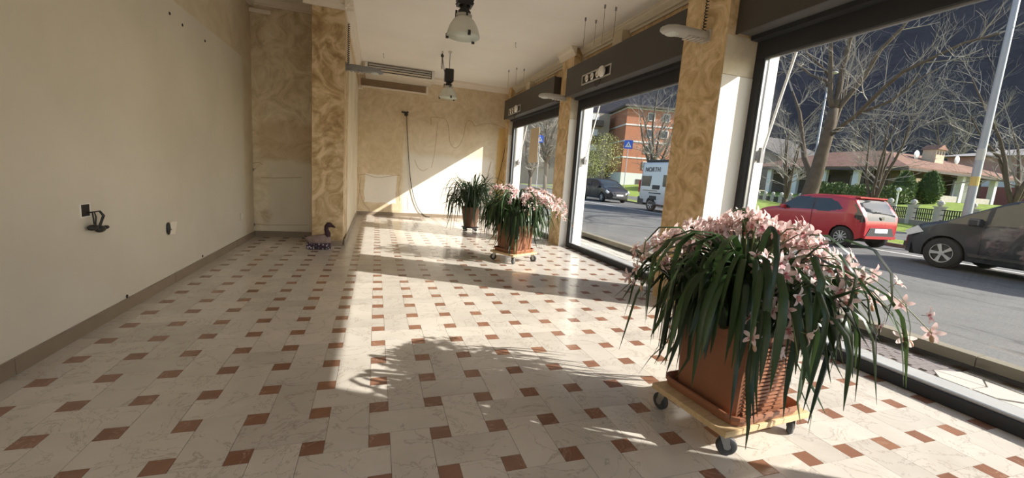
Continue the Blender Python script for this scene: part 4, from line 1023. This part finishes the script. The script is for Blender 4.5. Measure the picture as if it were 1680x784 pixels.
vside('service_vent', 1.0, 1.55, .36, .50, M['trim']); vside('stripe', .35, 1.6, 1.06, 1.10, M['brown_panel'], .004); vside('stripe', .9, 1.9, .93, .985, M['trim'], .004)
vside('side_window', 1.95, 2.9, 1.32, 1.92, M['car_glass'])
MB().box((-.06, -1.0, .36), (.45, 1.0, .72)).build('rear_bumper', M['trim'], vc)
for s in (1, -1): MB().box((-.015, s*.99 - .06, .95), (.03, s*.99 + .06 - .04, 1.6)).build('tail_light', M['lamp_red'], vc)
MB().box((.3, -.95, 2.60), (3.8, .95, 2.70)).build('roof_rack', M['trim'], vc)
def text_mesh(txt, size, name):
    cu = bpy.data.curves.new(name, 'FONT'); cu.body = txt; cu.size = size; cu.extrude = .004; cu.align_x = 'CENTER'; cu.align_y = 'CENTER'; cu.space_character = 1.1
    o = bpy.data.objects.new(name, cu); C.objects.link(o); dg = bpy.context.evaluated_depsgraph_get(); me = bpy.data.meshes.new_from_object(o.evaluated_get(dg)); bpy.data.objects.remove(o); return me
me = text_mesh('NORTH', .34, 'lettering'); me.materials.clear(); me.materials.append(M['trim'])
o = link('lettering', me, vc, loc=(.98, -1.0, 2.20)); o.rotation_euler = (PI/2 - .05, 0, 0); o.location = (.98, -.985, 2.18)

# ------------------------------------------------------------------ street furniture
M['pole'] = plain('galvanised_pole', (.34, .35, .36), .5, .4, metal=.2, var=.12, scale=3)
b0 = at(1585, 357, 0, 15.7)
r = thing('street_lamp_pole', 'tall galvanised street lamp pole rising behind the grey car', 'lamp post', (15.7, b0.y, ZR + .09))
MB().lathe([(.105, 0), (.10, 1.2), (.088, 3.0), (.075, 5.5), (.055, 9.0)], 16).build('pole', M['pole'], r, True)
for z in (2.55,): MB().lathe([(.090, z), (.096, z + .01), (.095, z + .30), (.088, z + .31)], 14).build('sleeve', M['grey'], r)
MB().lathe([(.095, 1.85), (.0985, 1.86), (.097, 2.1), (.092, 2.11)], 14).build('sticker', plain('yellow_sticker', (.55, .40, .12), .6), r)
MB().tube([(0, 0, 8.9), (-.3, 0, 9.15), (-1.2, 0, 9.3)], .045, 8).build('arm', M['pole'], r); MB().ell((-1.45, 0, 9.28), (.38, .16, .08), 12, 6).build('lamp_head', M['grey'], r, True)
def thin_pole(px, py, X, h, lb):
    p = at(px, py, 0, X); r = thing('street_lamp_pole', lb, 'lamp post', (X, p.y, ground_z(X, p.y)))
    MB().lathe([(.07, 0), (.065, 3), (.05, h)], 10).build('pole', M['pole'], r, True); MB().tube([(0, 0, h - .05), (-.2, -.2, h + .15), (-.6, -.6, h + .2)], .035, 6).build('arm', M['pole'], r); MB().ell((-.8, -.8, h + .2), (.28, .28, .07), 10, 6).build('lamp_head', M['grey'], r, True)
thin_pole(1334, 275, 27, 8.2, 'thin distant lamp pole left of the big bare tree')
# pedestrian crossing sign
def crossing_sign(px, py, X, lb, size=.62):
    p = at(px, py, 0, X); r = thing('crossing_sign', lb, 'road sign', (X, p.y, .1)); z = p.z - .1
    d = Vector((CAM.x - X, CAM.y - p.y, 0)).normalized(); r.rotation_euler = (0, 0, math.atan2(d.y, d.x) + PI/2)
    MB().lathe([(.03, 0), (.03, z + .3)], 10, (0, .04, 0)).build('post', M['pole'], r)
    h = size/2; MB().box((-h, -.012, z - h), (h, .012, z + h)).build('blue_plate', plain('sign_blue', (.02, .11, .55), .4), r)
    MB().prism([(-h*.72, z - h*.62), (h*.72, z - h*.62), (0, z + h*.72)], 1, -.017, -.012).build('white_triangle', M['plate'], r)
    mb = MB().lathe([(.028, -.019), (.028, -.017)], 10, (0, 0, z + h*.22), 0, 1).prism([(-.025, z - h*.05), (.03, z - h*.05), (.03, z + h*.12), (-.025, z + h*.12)], 1, -.02, -.017)
    mb.prism([(-.025, z - h*.05), (.01, z - h*.05), (-.07, z - h*.5), (-.11, z - h*.5)], 1, -.02, -.017).prism([(-.01, z - h*.05), (.03, z - h*.05), (.11, z - h*.5), (.07, z - h*.5)], 1, -.02, -.017); mb.build('walking_figure', M['black'], r)
crossing_sign(1031, 237, 17.6, 'blue square pedestrian crossing sign in front of the orange building')
crossing_sign(886, 228, 11.0, 'blue crossing sign seen through the farthest window', .50)
# paper taped to the farthest window
MB().add([(3.724, 0, 0), (3.724, .62, .0), (3.724, .60, .86), (3.724, .02, .84), (3.728, 0, 0), (3.728, .62, .0), (3.728, .60, .86), (3.728, .02, .84)], [(0,1,2,3),(7,6,5,4),(0,4,5,1),(1,5,6,2),(2,6,7,3),(3,7,4,0)]).build('paper_sheet', plain('kraft_paper', (.62, .52, .38), .8, .2, var=.06), None, label='beige paper sheet taped to the farthest window pane', cat='paper', loc=(0, at(882, 265, 0, 3.74).y, at(875, 267, 0, 3.74).z))

# ------------------------------------------------------------------ low house with hipped roof
M['roof_tile'] = None
def roof_mat():
    m, nt, b = nmat('roof_tiles'); setp(b, .85, .2); p, x, y, z = pos(nt)
    wv = N(nt, 'ShaderNodeTexWave', bands_direction='Y'); wv.inputs['Scale'].default_value = 1.2; nt.links.new(p, wv.inputs[0])
    c = ramp(nt, noise_n(nt, p, 1.5, 6, .75), [(.3, (.16, .085, .06)), (.55, (.25, .14, .10)), (.75, (.32, .20, .15))]); c = mixc(nt, .25, c, wv.outputs[0], 'MULTIPLY')
    nt.links.new(c, b.inputs['Base Color']); return m
M['roof_tile'] = roof_mat()
M['house_wall'] = plain('house_wall', (.30, .25, .20), .8, .2, var=.2, scale=1)
M['house_dark'] = plain('dark_veranda_wall', (.10, .085, .075), .8, .2, var=.3, scale=1)
M['column'] = plain('white_column', (.68, .67, .63), .7, .3, var=.08, scale=2)
M['stone_low'] = plain('low_stone_wall', (.36, .33, .28), .8, .2, var=.35, scale=4)
M['house_glass'] = plain('house_window_glass', (.03, .03, .035), .1, .5)
M['brick_col'] = plain('chimney_brick', (.55, .42, .30), .8, .2, var=.15)
HX, HY, ZE, ZB = 43.0, 22.2, 4.55, 1.85
h = thing('low_house', 'low house with wide brown tiled hip roof, white columns and veranda', 'house', (HX, HY, ZB))
ze = ZE - ZB; Lx, Ly = 17.5, 16.0; ov = .5
rz_ = ze + 2.0; ri = 5.6
vs = [(-ov, -ov, ze), (Lx, -ov, ze), (Lx, Ly, ze), (-ov, Ly, ze), (ri, ri - .2, rz_), (Lx - ri, ri - .2, rz_), (Lx - ri, Ly - ri, rz_), (ri, Ly - ri, rz_)]
vs += [(x, y, z - .16) for x, y, z in vs[:4]]
rf = MB().add(vs, [(0, 1, 5, 4), (1, 2, 6, 5), (2, 3, 7, 6), (3, 0, 4, 7), (4, 5, 6, 7), (0, 8, 9, 1), (1, 9, 10, 2), (2, 10, 11, 3), (3, 11, 8, 0), (8, 11, 10, 9)]).build('roof', M['roof_tile'], h)
MB().box((-ov, -ov - .05, ze - .34), (Lx, -ov + .15, ze - .14)).box((-ov - .05, -ov, ze - .34), (-ov + .15, Ly, ze - .14)).build('fascia', M['house_dark'], rf)
MB().box((2.6, 2.6, -.6), (Lx - .5, Ly - 1, ze - .05)).build('wall', M['house_dark'], h)
for x in (.1, 4.0, 8.1, 9.2, 13.2): MB().box((x, -.05, -.5), (x + .42, .37, ze - .2)).build('column', M['column'], h)
for y in (3.6, 6.6, 9.6, 12.8): MB().prism([(-.05, y - .05), (.40, y), (.40, y + .40), (-.05, y + .45)], 2, -.6, ze - .2).build('column', M['column'], h)
for x0, x1 in ((4.42, 8.1), (9.62, 13.2)): MB().box((x0, .02, -.5), (x1, .25, .55)).build('parapet', M['stone_low'], h)
f = MB().box((4.8, 2.5, .5), (8.6, 2.62, 2.1)).build('window', M['house_glass'], h)
for x in (6.0, 7.3): MB().box((x, 2.45, .5), (x + .08, 2.5, 2.1)).build('mullion', M['trim'], f)
MB().box((9.6, 1.2, .5), (13.3, 1.35, 2.1)).build('window_shutter', plain('blue_grey_shutter', (.30, .34, .42), .6), h)
for y in (4.6, 8.0): 
    f = MB().box((2.5, y, .6), (2.62, y + 1.3, 2.0)).build('window', M['house_glass'], h)
ch = MB().box((8.3, 2.4, rz_ - 1.2), (9.6, 3.5, rz_ + .25)).build('chimney', M['brick_col'], h)
MB().prism([(8.15, rz_ + .25), (9.75, rz_ + .25), (8.95, rz_ + .75)], 1, 2.25, 3.65).build('chimney_cap', M['roof_tile'], ch)
for k in range(3): MB().box((8.42 + k*.42, 2.36, rz_ - .2), (8.66 + k*.42, 2.41, rz_ + .12)).build('flue_opening', M['slot'], ch)
for x, y, s in ((7.0, 3.6, .42), (13.4, 3.6, .42)):
    d = MB().lathe([(.02, -.08), (s*.6, -.04), (s, .04)], 18, (x, y - .4, rz_ - .35), 0, 1).build('satellite_dish', M['white'], h); MB().tube([(x, y - .3, rz_ - .4), (x, y - .2, rz_ - 1.2)], .04, 6).build('dish_mast', M['pole'], d)
# second house behind (dark gable with chimney) and the house at the right edge
h2 = thing('gabled_house', 'dark gabled house with chimney behind the low house roof', 'house', (50.0, 40.0, 2.0))
MB().prism([(0, 0), (14, 0), (14, 4.2), (7, 7.2), (0, 4.2)], 0, 0, 8).build('wall', M['house_wall'], h2)
MB().prism([(-1, 4.0), (7, 7.45), (15, 4.0), (15, 4.3), (7, 7.8), (-1, 4.3)], 0, -.9, 9).build('roof', plain('dark_slate', (.08, .07, .065), .8), h2)
c2 = MB().box((1.0, 8.6, 6.0), (2.2, 9.8, 8.6)).build('chimney', M['brick_col'], h2); MB().box((.85, 8.45, 8.6), (2.35, 9.95, 8.9)).build('chimney_cap', M['roof_tile'], c2)
h3 = thing('pale_house', 'reddish house with pale band at the right edge behind the bare tree', 'house', (66.0, 17.0, 2.0))
MB().box((0, 0, 0), (14, 14, 2.0)).build('ground_floor', plain('red_render', (.30, .10, .075), .8), h3); MB().box((-.05, -.05, 2.0), (14, 14, 3.1)).build('balcony_band', M['column'], h3); MB().box((0, 0, 3.1), (14, 14, 5.4)).build('upper_floor', plain('pink_render', (.40, .24, .2), .8), h3)
MB().add([(-1, -1, 5.4), (15, -1, 5.4), (15, 15, 5.4), (-1, 15, 5.4), (7, 7, 7.2)], [(0,1,4),(1,2,4),(2,3,4),(3,0,4),(3,2,1,0)]).build('roof', plain('grey_roof', (.30, .27, .25), .8), h3)
for x in (2, 6): MB().box((x, -.06, 3.3), (x + 1.3, .02, 5.0)).build('window', M['house_glass'], h3)
MB().box((-.06, 2, .3), (.02, 5, 1.8)).build('garage_door', M['column'], h3)
h4 = thing('small_pale_house', 'small pale house with brown door at the left behind the fence', 'house', (41.0, 41.5, 1.6))
MB().box((0, 0, 0), (6, 6, 4.0)).build('wall', plain('cream_render', (.52, .47, .38), .8), h4); MB().add([(-.6, -.6, 4), (6.6, -.6, 4), (6.6, 6.6, 4), (-.6, 6.6, 4), (3, 3, 5.6)], [(0,1,4),(1,2,4),(2,3,4),(3,0,4),(3,2,1,0)]).build('roof', M['roof_tile'], h4)
MB().box((2, -.05, 1.0), (3.2, .02, 3.0)).build('door', M['brown_panel'], h4); MB().box((-.05, 2, 1.0), (.02, 3.2, 3.0)).build('window', M['house_glass'], h4)
# orange apartment building through the middle window
oc = at(1017, 300, 1, 68)
ob = thing('apartment_building', 'orange apartment block with white bands and pale ground floor', 'building', (oc.x, oc.y, 0), R(-13))
M['orange'] = plain('orange_brick', (.42, .175, .10), .8, .2, var=.12, scale=.6)
MB().box((0, 0, 0), (16, 14, 3.6)).build('ground_floor', M['column'], ob)
for k in range(4):
    MB().box((0, 0, 3.6 + 3.0*k), (16, 14, 3.6 + 3.0*k + 2.75)).build('storey', M['orange'], ob); MB().box((-.08, -.08, 3.6 + 3.0*k + 2.75), (16.05, 14, 6.6 + 3.0*k)).build('floor_band', M['column'], ob)
    for x in (4.0, 6.9, 9.8, 13.2):
        if k in (0, 1) and x == 6.9: continue
        wn = MB().box((x, -.12, 3.6 + 3.0*k + .8), (x + 1.4, .05, 3.6 + 3.0*k + 2.3)).build('window', M['column'], ob); MB().box((x + .15, -.16, 3.6 + 3.0*k + .95), (x + 1.25, -.1, 3.6 + 3.0*k + 2.15)).build('pane', M['house_glass'], wn)
MB().box((-.8, -.8, 15.6), (16.8, 14.8, 16.0)).build('roof', M['house_dark'], ob)
for x in (3, 8, 13): MB().box((x, -.06, .2), (x + 2.4, .05, 2.5)).build('shop_front', M['house_dark'], ob)
ob2 = thing('apartment_building', 'shaded pale apartment block with balconies behind the yellow-green tree', 'building', (oc.x - 17, oc.y + 10, 0), R(-13))
MB().box((0, 0, 0), (17.5, 14, 15.0)).build('wall', M['house_wall'], ob2)
for k in range(4):
    for x in (3, 8.5, 13):
        bl = MB().box((x, -1.0, 3.4 + 3*k), (x + 3, 0, 3.6 + 3*k)).build('balcony', M['house_dark'], ob2); MB().box((x, -1.0, 3.6 + 3*k), (x + 3, -.92, 4.5 + 3*k)).build('railing', M['house_dark'], bl); MB().box((x + .8, -.05, 3.7 + 3*k), (x + 2.2, .02, 5.8 + 3*k)).build('window', M['column'], ob2)

# ------------------------------------------------------------------ garden fence: low wall, posts with ball caps, lattice panels
fd = (FB - FA); fl = fd.length; fd.normalize(); A0 = FA - fd*16; nfp = 26; stepf = (fl + 22)/nfp
fence = thing('garden_fence', 'low stone garden wall with ball-topped posts and black lattice panels', 'fence', (A0.x, A0.y, .36), math.atan2(fd.y, fd.x))
M['fence_wall'] = plain('fence_wall_stone', (.24, .22, .19), .85, .2, var=.35, scale=2); M['fence_post'] = plain('fence_post_stone', (.42, .40, .37), .85, .2, var=.25, scale=3)
MB().box((0, -.13, -.5), (stepf*nfp, .13, .28)).build('low_wall', M['fence_wall'], fence)
pm = MB().box((-.13, -.15, -.5), (.13, .15, .95)).box((-.17, -.19, .95), (.17, .19, 1.0)).lathe([(.05, 1.0), (.12, 1.06), (.14, 1.13), (.11, 1.21), (.02, 1.26)], 10).mesh('post', M['fence_post'])
lm = MB(); 
for k in range(9): x = .3 + (stepf - .6)*k/8; lm.box((x - .018, -.018, .28), (x + .018, .018, .86))
for z in (.36, .60, .82): lm.box((.13, -.022, z), (stepf - .13, .022, z + .036))
lmm = lm.mesh('lattice_panel', M['trim'])
for k in range(nfp):
    link('post', pm, fence, loc=(k*stepf, 0, 0)); link('lattice_panel', lmm, fence, loc=(k*stepf, 0, 0))

# ------------------------------------------------------------------ trees
M['bark'] = plain('grey_bark', (.105, .083, .06), .9, .15, var=.4, scale=5)
M['twig'] = plain('pale_twig', (.32, .29, .24), .85, .2, var=.3, scale=3)
def grow(mb, p, d, L, rad, depth, g, sides=3, spread=.75, up=.12, kids=(4, 6), dens=1.0):
    n = 4; pts = [p.copy()]; rs = [rad]; q = p.copy(); dd = d.copy()
    for i in range(n):
        dd = (dd + Vector((g.gauss(0, .16), g.gauss(0, .16), g.gauss(0, .12) + up*.5))).normalized(); q = q + dd*(L/n); pts.append(q.copy()); rs.append(max(.003, rad*(1 - .62*(i+1)/n)))
    mb.tube(pts, rs, sides, cap=False)
    if depth <= 0: return
    for k in range(max(1, int(g.randint(*kids)*dens))):
        t = g.uniform(.25, 1.0); i = min(n-1, int(t*n)); b = pts[i].lerp(pts[i+1], t*n - i)
        ax = dd.orthogonal().normalized(); ax.rotate(Matrix.Rotation(g.uniform(0, 2*PI), 3, dd)); nd = (dd*g.uniform(.6, 1.0) + ax*g.uniform(.5, 1.0)*spread).normalized()
        grow(mb, b, nd, L*g.uniform(.45, .72), max(.003, rs[i]*g.uniform(.4, .6)), depth - 1, g, 3, spread, up, kids, dens)
def explicit_tree(name, label, X, trunk, limbs, seed, r0, twig_depth=3, base_z=None):
    """trunk / limbs: picture points carried to the distance X (+ dx) where the tree stands"""
    g = random.Random(seed)
    tp = [at(x, y, 0, X) for x, y in trunk]; bz = base_z if base_z is not None else .1
    root = thing(name, label, 'tree', (tp[0].x, tp[0].y, bz)); o = Vector((tp[0].x, tp[0].y, bz))
    pts = [Vector((0, 0, 0))] + [p - o for p in tp]; k = len(pts)
    MB().tube(pts, [lerp(r0*1.15, r0*.62, i/(k-1)) for i in range(k)], 12).build('trunk', M['bark'], root, True)
    tw = MB(); scale = (X/16.0)
    for pix, ra, rb, dx in limbs:
        n = len(pix); lp = [at(x, y, 0, X + dx*i/(n-1)) - o for i, (x, y) in enumerate(pix)]
        MB().tube(lp, [lerp(ra, rb, i/(n-1)) for i in range(n)], 8).build('branch', M['bark'], root, True)
        for i in range(n - 1):
            seg = lp[i+1] - lp[i]; m = max(1, int(seg.length/.42))
            for q in range(m):
                t = g.random()
                if i == 0 and t < .3: continue
                b = lp[i].lerp(lp[i+1], t); dd = seg.normalized(); ax = dd.orthogonal().normalized(); ax.rotate(Matrix.Rotation(g.uniform(0, 2*PI), 3, dd))
                grow(tw, b, (dd*.7 + ax*.8).normalized(), g.uniform(.8, 1.7)*scale, .022, twig_depth - 1, g, 3, .8, .15, (3, 5))
        grow(tw, lp[-1], (lp[-1] - lp[-2]).normalized(), 1.6*scale, rb, twig_depth - 1, g, 3, .8, .12, (4, 6))
    tw.build('twigs', M['twig'], root, kind='stuff')
    return root
explicit_tree('bare_tree', 'large bare street tree with forked trunk behind the red car', 16.9,
    [(1326, 324), (1334, 300), (1339, 286), (1346, 260), (1355, 230), (1362, 203), (1368, 178)],
    [([(1368, 180), (1362, 164), (1363, 117), (1363, 59), (1366, 10)], .12, .05, -.4), ([(1367, 182), (1374, 164), (1382, 117), (1394, 67), (1408, 35), (1420, -20)], .13, .05, .5),
     ([(1366, 185), (1377, 176), (1418, 126), (1444, 82), (1479, 47), (1510, 5)], .11, .04, 1.0), ([(1357, 225), (1406, 188), (1447, 147), (1482, 117), (1538, 91), (1582, 70), (1640, 55)], .085, .025, -.8),
     ([(1406, 188), (1465, 164), (1503, 132), (1540, 112)], .05, .02, .8), ([(1358, 140), (1355, 132), (1330, 123), (1306, 103), (1290, 95)], .07, .025, .6), ([(1360, 125), (1353, 114), (1324, 88), (1318, 67), (1312, 40)], .05, .02, -.6),
     ([(1330, 292), (1328, 279), (1320, 260), (1316, 225), (1312, 185), (1300, 150)], .15, .05, .7), ([(1352, 236), (1366, 215), (1372, 195), (1385, 160), (1392, 120)], .10, .05, 1.0)], 5, .27, 3)
def bare_tree(px, py, X, h, stems, label, seed, r0=.10, lean=0, mat='twig', dens=1.0, name='bare_tree', depth=4):
    g = random.Random(seed); p = at(px, py, 0, X); bz = ground_z(X, p.y) if X > far_kerb(p.y) + 7.2 else .12
    root = thing(name, label, 'tree', (X, p.y, bz))
    MB().tube([(0, 0, -.2), (0, 0, h*.05), (g.uniform(-.1, .1), g.uniform(-.1, .1), h*.18)], [r0*1.3, r0*1.1, r0], 9).build('trunk', M['bark'], root, True)
    tw = MB(); tip = Vector((0, 0, h*.16))
    for k in range(stems):
        a = 2*PI*k/stems + g.uniform(-.4, .4); sp = g.uniform(.15, .55); d = Vector((math.cos(a)*sp, math.sin(a)*sp + lean, 1)).normalized()
        n = 6; q = tip.copy(); pts = [q.copy()]; dd = d.copy(); Ls = h*g.uniform(.5, .75)
        for i in range(n): dd = (dd + Vector((g.gauss(0, .1), g.gauss(0, .1), .06))).normalized(); q = q + dd*Ls/n; pts.append(q.copy())
        rs = [lerp(r0*.72, r0*.16, i/n) for i in range(n+1)]; MB().tube(pts, rs, 7).build('branch', M['bark'], root, True)
        for i in range(1, n):
            for j in range(int(3*dens)):
                t = g.random(); b = pts[i].lerp(pts[i+1], t); ax = dd.orthogonal().normalized(); ax.rotate(Matrix.Rotation(g.uniform(0, 2*PI), 3, dd))
                grow(tw, b, (dd*.6 + ax*.8).normalized(), h*g.uniform(.12, .24), rs[i]*.5, depth - 2, g, 3, .8, .12, (3, 5))
        grow(tw, pts[-1], dd, h*.16, rs[-1], depth - 2, g, 3, .8, .1, (4, 5))
    tw.build('twigs', M[mat], root, kind='stuff'); return root
bare_tree(1288, 333, 23, 6.2, 5, 'slim bare tree with several stems left of the big trunk', 11, .12, dens=.7)
bare_tree(1432, 333, 21.5, 6.8, 6, 'many-stemmed bare tree behind the red car roof', 12, .10, dens=.45)
bare_tree(1660, 343, 23, 7.2, 5, 'dark bare tree at the right edge beyond the lamp pole', 13, .12, .0, dens=.7)
bare_tree(1072, 300, 21, 9.5, 6, 'bare tree rising above the camper van', 14, .20, dens=.8)
bare_tree(1545, 330, 86, 16, 5, 'bare tree behind the low house ridge', 15, .2, dens=.7)
bare_tree(1408, 325, 70, 14, 5, 'tall bare tree behind the left wing of the low house', 16, .2, dens=.7)
bare_tree(895, 290, 16, 9, 7, 'bare tree seen through the farthest window', 18, .18, 0, 'twig', 1.4)
bare_tree(870, 290, 17, 8, 7, 'bare tree at the left of the farthest window', 19, .18, 0, 'twig', 1.4)
# leafing yellow-green tree by the apartment block
def leafy(px, py, X, h, wd, label, seed, mat, name='leafy_tree', n=2600, leaf=.16, cat='tree', trunk=True):
    g = random.Random(seed); p = at(px, py, 0, X); bz = ground_z(X, p.y) if X > far_kerb(p.y) + 7.2 else .12
    root = thing(name, label, cat, (X, p.y, bz)); mb = MB()
    if trunk:
        MB().tube([(0, 0, -.2), (.05, 0, h*.25), (0, .1, h*.45)], [.14, .11, .07], 8).build('trunk', M['bark'], root, True)
        tw = MB()
        for k in range(7): grow(tw, Vector((0, 0, h*.3)), Vector((g.uniform(-.6, .6), g.uniform(-.6, .6), 1)).normalized(), h*.45, .05, 2, g)
        tw.build('twigs', M['twig'], root, kind='stuff')
    for _ in range(n):
        while True:
            v = Vector((g.uniform(-1, 1), g.uniform(-1, 1), g.uniform(-1, 1)))
            if .25 < v.length < 1: break
        c = Vector((v.x*wd, v.y*wd, h*.62 + v.z*h*.38)); a = Vector((g.gauss(0, 1), g.gauss(0, 1), g.gauss(0, 1))).normalized(); b = a.orthogonal().normalized(); e = a.cross(b); s = leaf*g.uniform(.6, 1.2)
        mb.add([c - b*s, c + e*s*.5, c + b*s, c - e*s*.5], [(0, 1, 2, 3)])
    mb.build('foliage', mat, root, kind='stuff'); return root
M['spring'] = plain('spring_leaves', (.34, .33, .12), .7, .2, var=.3, scale=2)
leafy(985, 300, 27, 7.5, 2.6, 'leafing yellow-green tree in front of the shaded block', 41, M['spring'], n=3200, leaf=.085)
leafy(962, 300, 30, 6.0, 2.2, 'darker green tree at the left of the middle window', 42, plain('olive_leaves', (.12, .14, .045), .7), n=1600)
# clipped evergreen shrubs by the house and low hedge bushes
def shrub(px, py, X, h, wd, label, seed):
    g = random.Random(seed); p = at(px, py, 0, X); bz = ground_z(X, p.y); root = thing('evergreen_shrub', label, 'shrub', (X, p.y, bz - .05), group='clipped evergreen shrubs')
    bm = bmesh.new(); bmesh.ops.create_icosphere(bm, subdivisions=4, radius=1)
    for v in bm.verts:
        q = v.co.copy(); n = noise.fractal(q*3 + Vector((seed, 0, 0)), 1, 2, 4)*.16; taper = 1 - .35*max(0, q.z)
        v.co = Vector((q.x*wd*taper*(1 + n), q.y*wd*taper*(1 + n), h*.5 + q.z*h*.5*(1 + n*.4)))
    me = bpy.data.meshes.new('foliage'); bm.to_mesh(me); bm.free(); me.materials.append(M['evergreen']); o = link('foliage', me, root)
    fz = MB()
    for f in list(me.polygons)[::3]:
        c = f.center; nrm = (f.normal + Vector((g.uniform(-.5, .5), g.uniform(-.5, .5), g.uniform(0, .8)))).normalized(); b = nrm.orthogonal().normalized(); s = .07; fz.add([c - b*s, c + nrm*s*2.6, c + b*s], [(0, 1, 2)])
    fz.build('leaf_tips', M['evergreen2'], root, kind='stuff'); MB().tube([(0, 0, -.2), (0, 0, h*.3)], .08, 7).build('stem', M['bark'], root)
M['evergreen'] = plain('evergreen_dark', (.035, .06, .02), .9, .1, var=.4, scale=4); M['evergreen2'] = plain('evergreen_tips', (.13, .18, .04), .85, .15, var=.4, scale=3)
shrub(1477, 335, 38.0, 2.5, .70, 'clipped evergreen shrub, left one of the pair before the house corner', 2)
shrub(1520, 335, 39.5, 2.45, .76, 'clipped evergreen shrub, right one of the pair before the house corner', 3)
for k, (px, X, lb) in enumerate(((1462, 33.5, 'loose green bush in the garden behind the red car'), (1412, 34.5, 'low green bush in the garden below the veranda columns'), (1372, 36.5, 'small green bush in the garden near the big trunk'), (1340, 39, 'small bush in the garden left of the big trunk'))):
    leafy(px, 335, X, 1.6, 1.1, lb, 60 + k, plain('bush_green', (.09, .13, .035), .8, var=.4, scale=3), 'garden_bush', 900, .14, 'bush', False)
p = at(1471, 330, 0, 31); r = thing('garden_lamp', 'small white garden lamp post in front of the clipped shrubs', 'lamp', (31, p.y, ground_z(31, p.y)))
MB().lathe([(.05, 0), (.04, 1.3)], 8).build('post', M['column'], r); MB().ell((0, 0, 1.42), (.13, .13, .15), 10, 6).build('globe', M['column'], r, True)
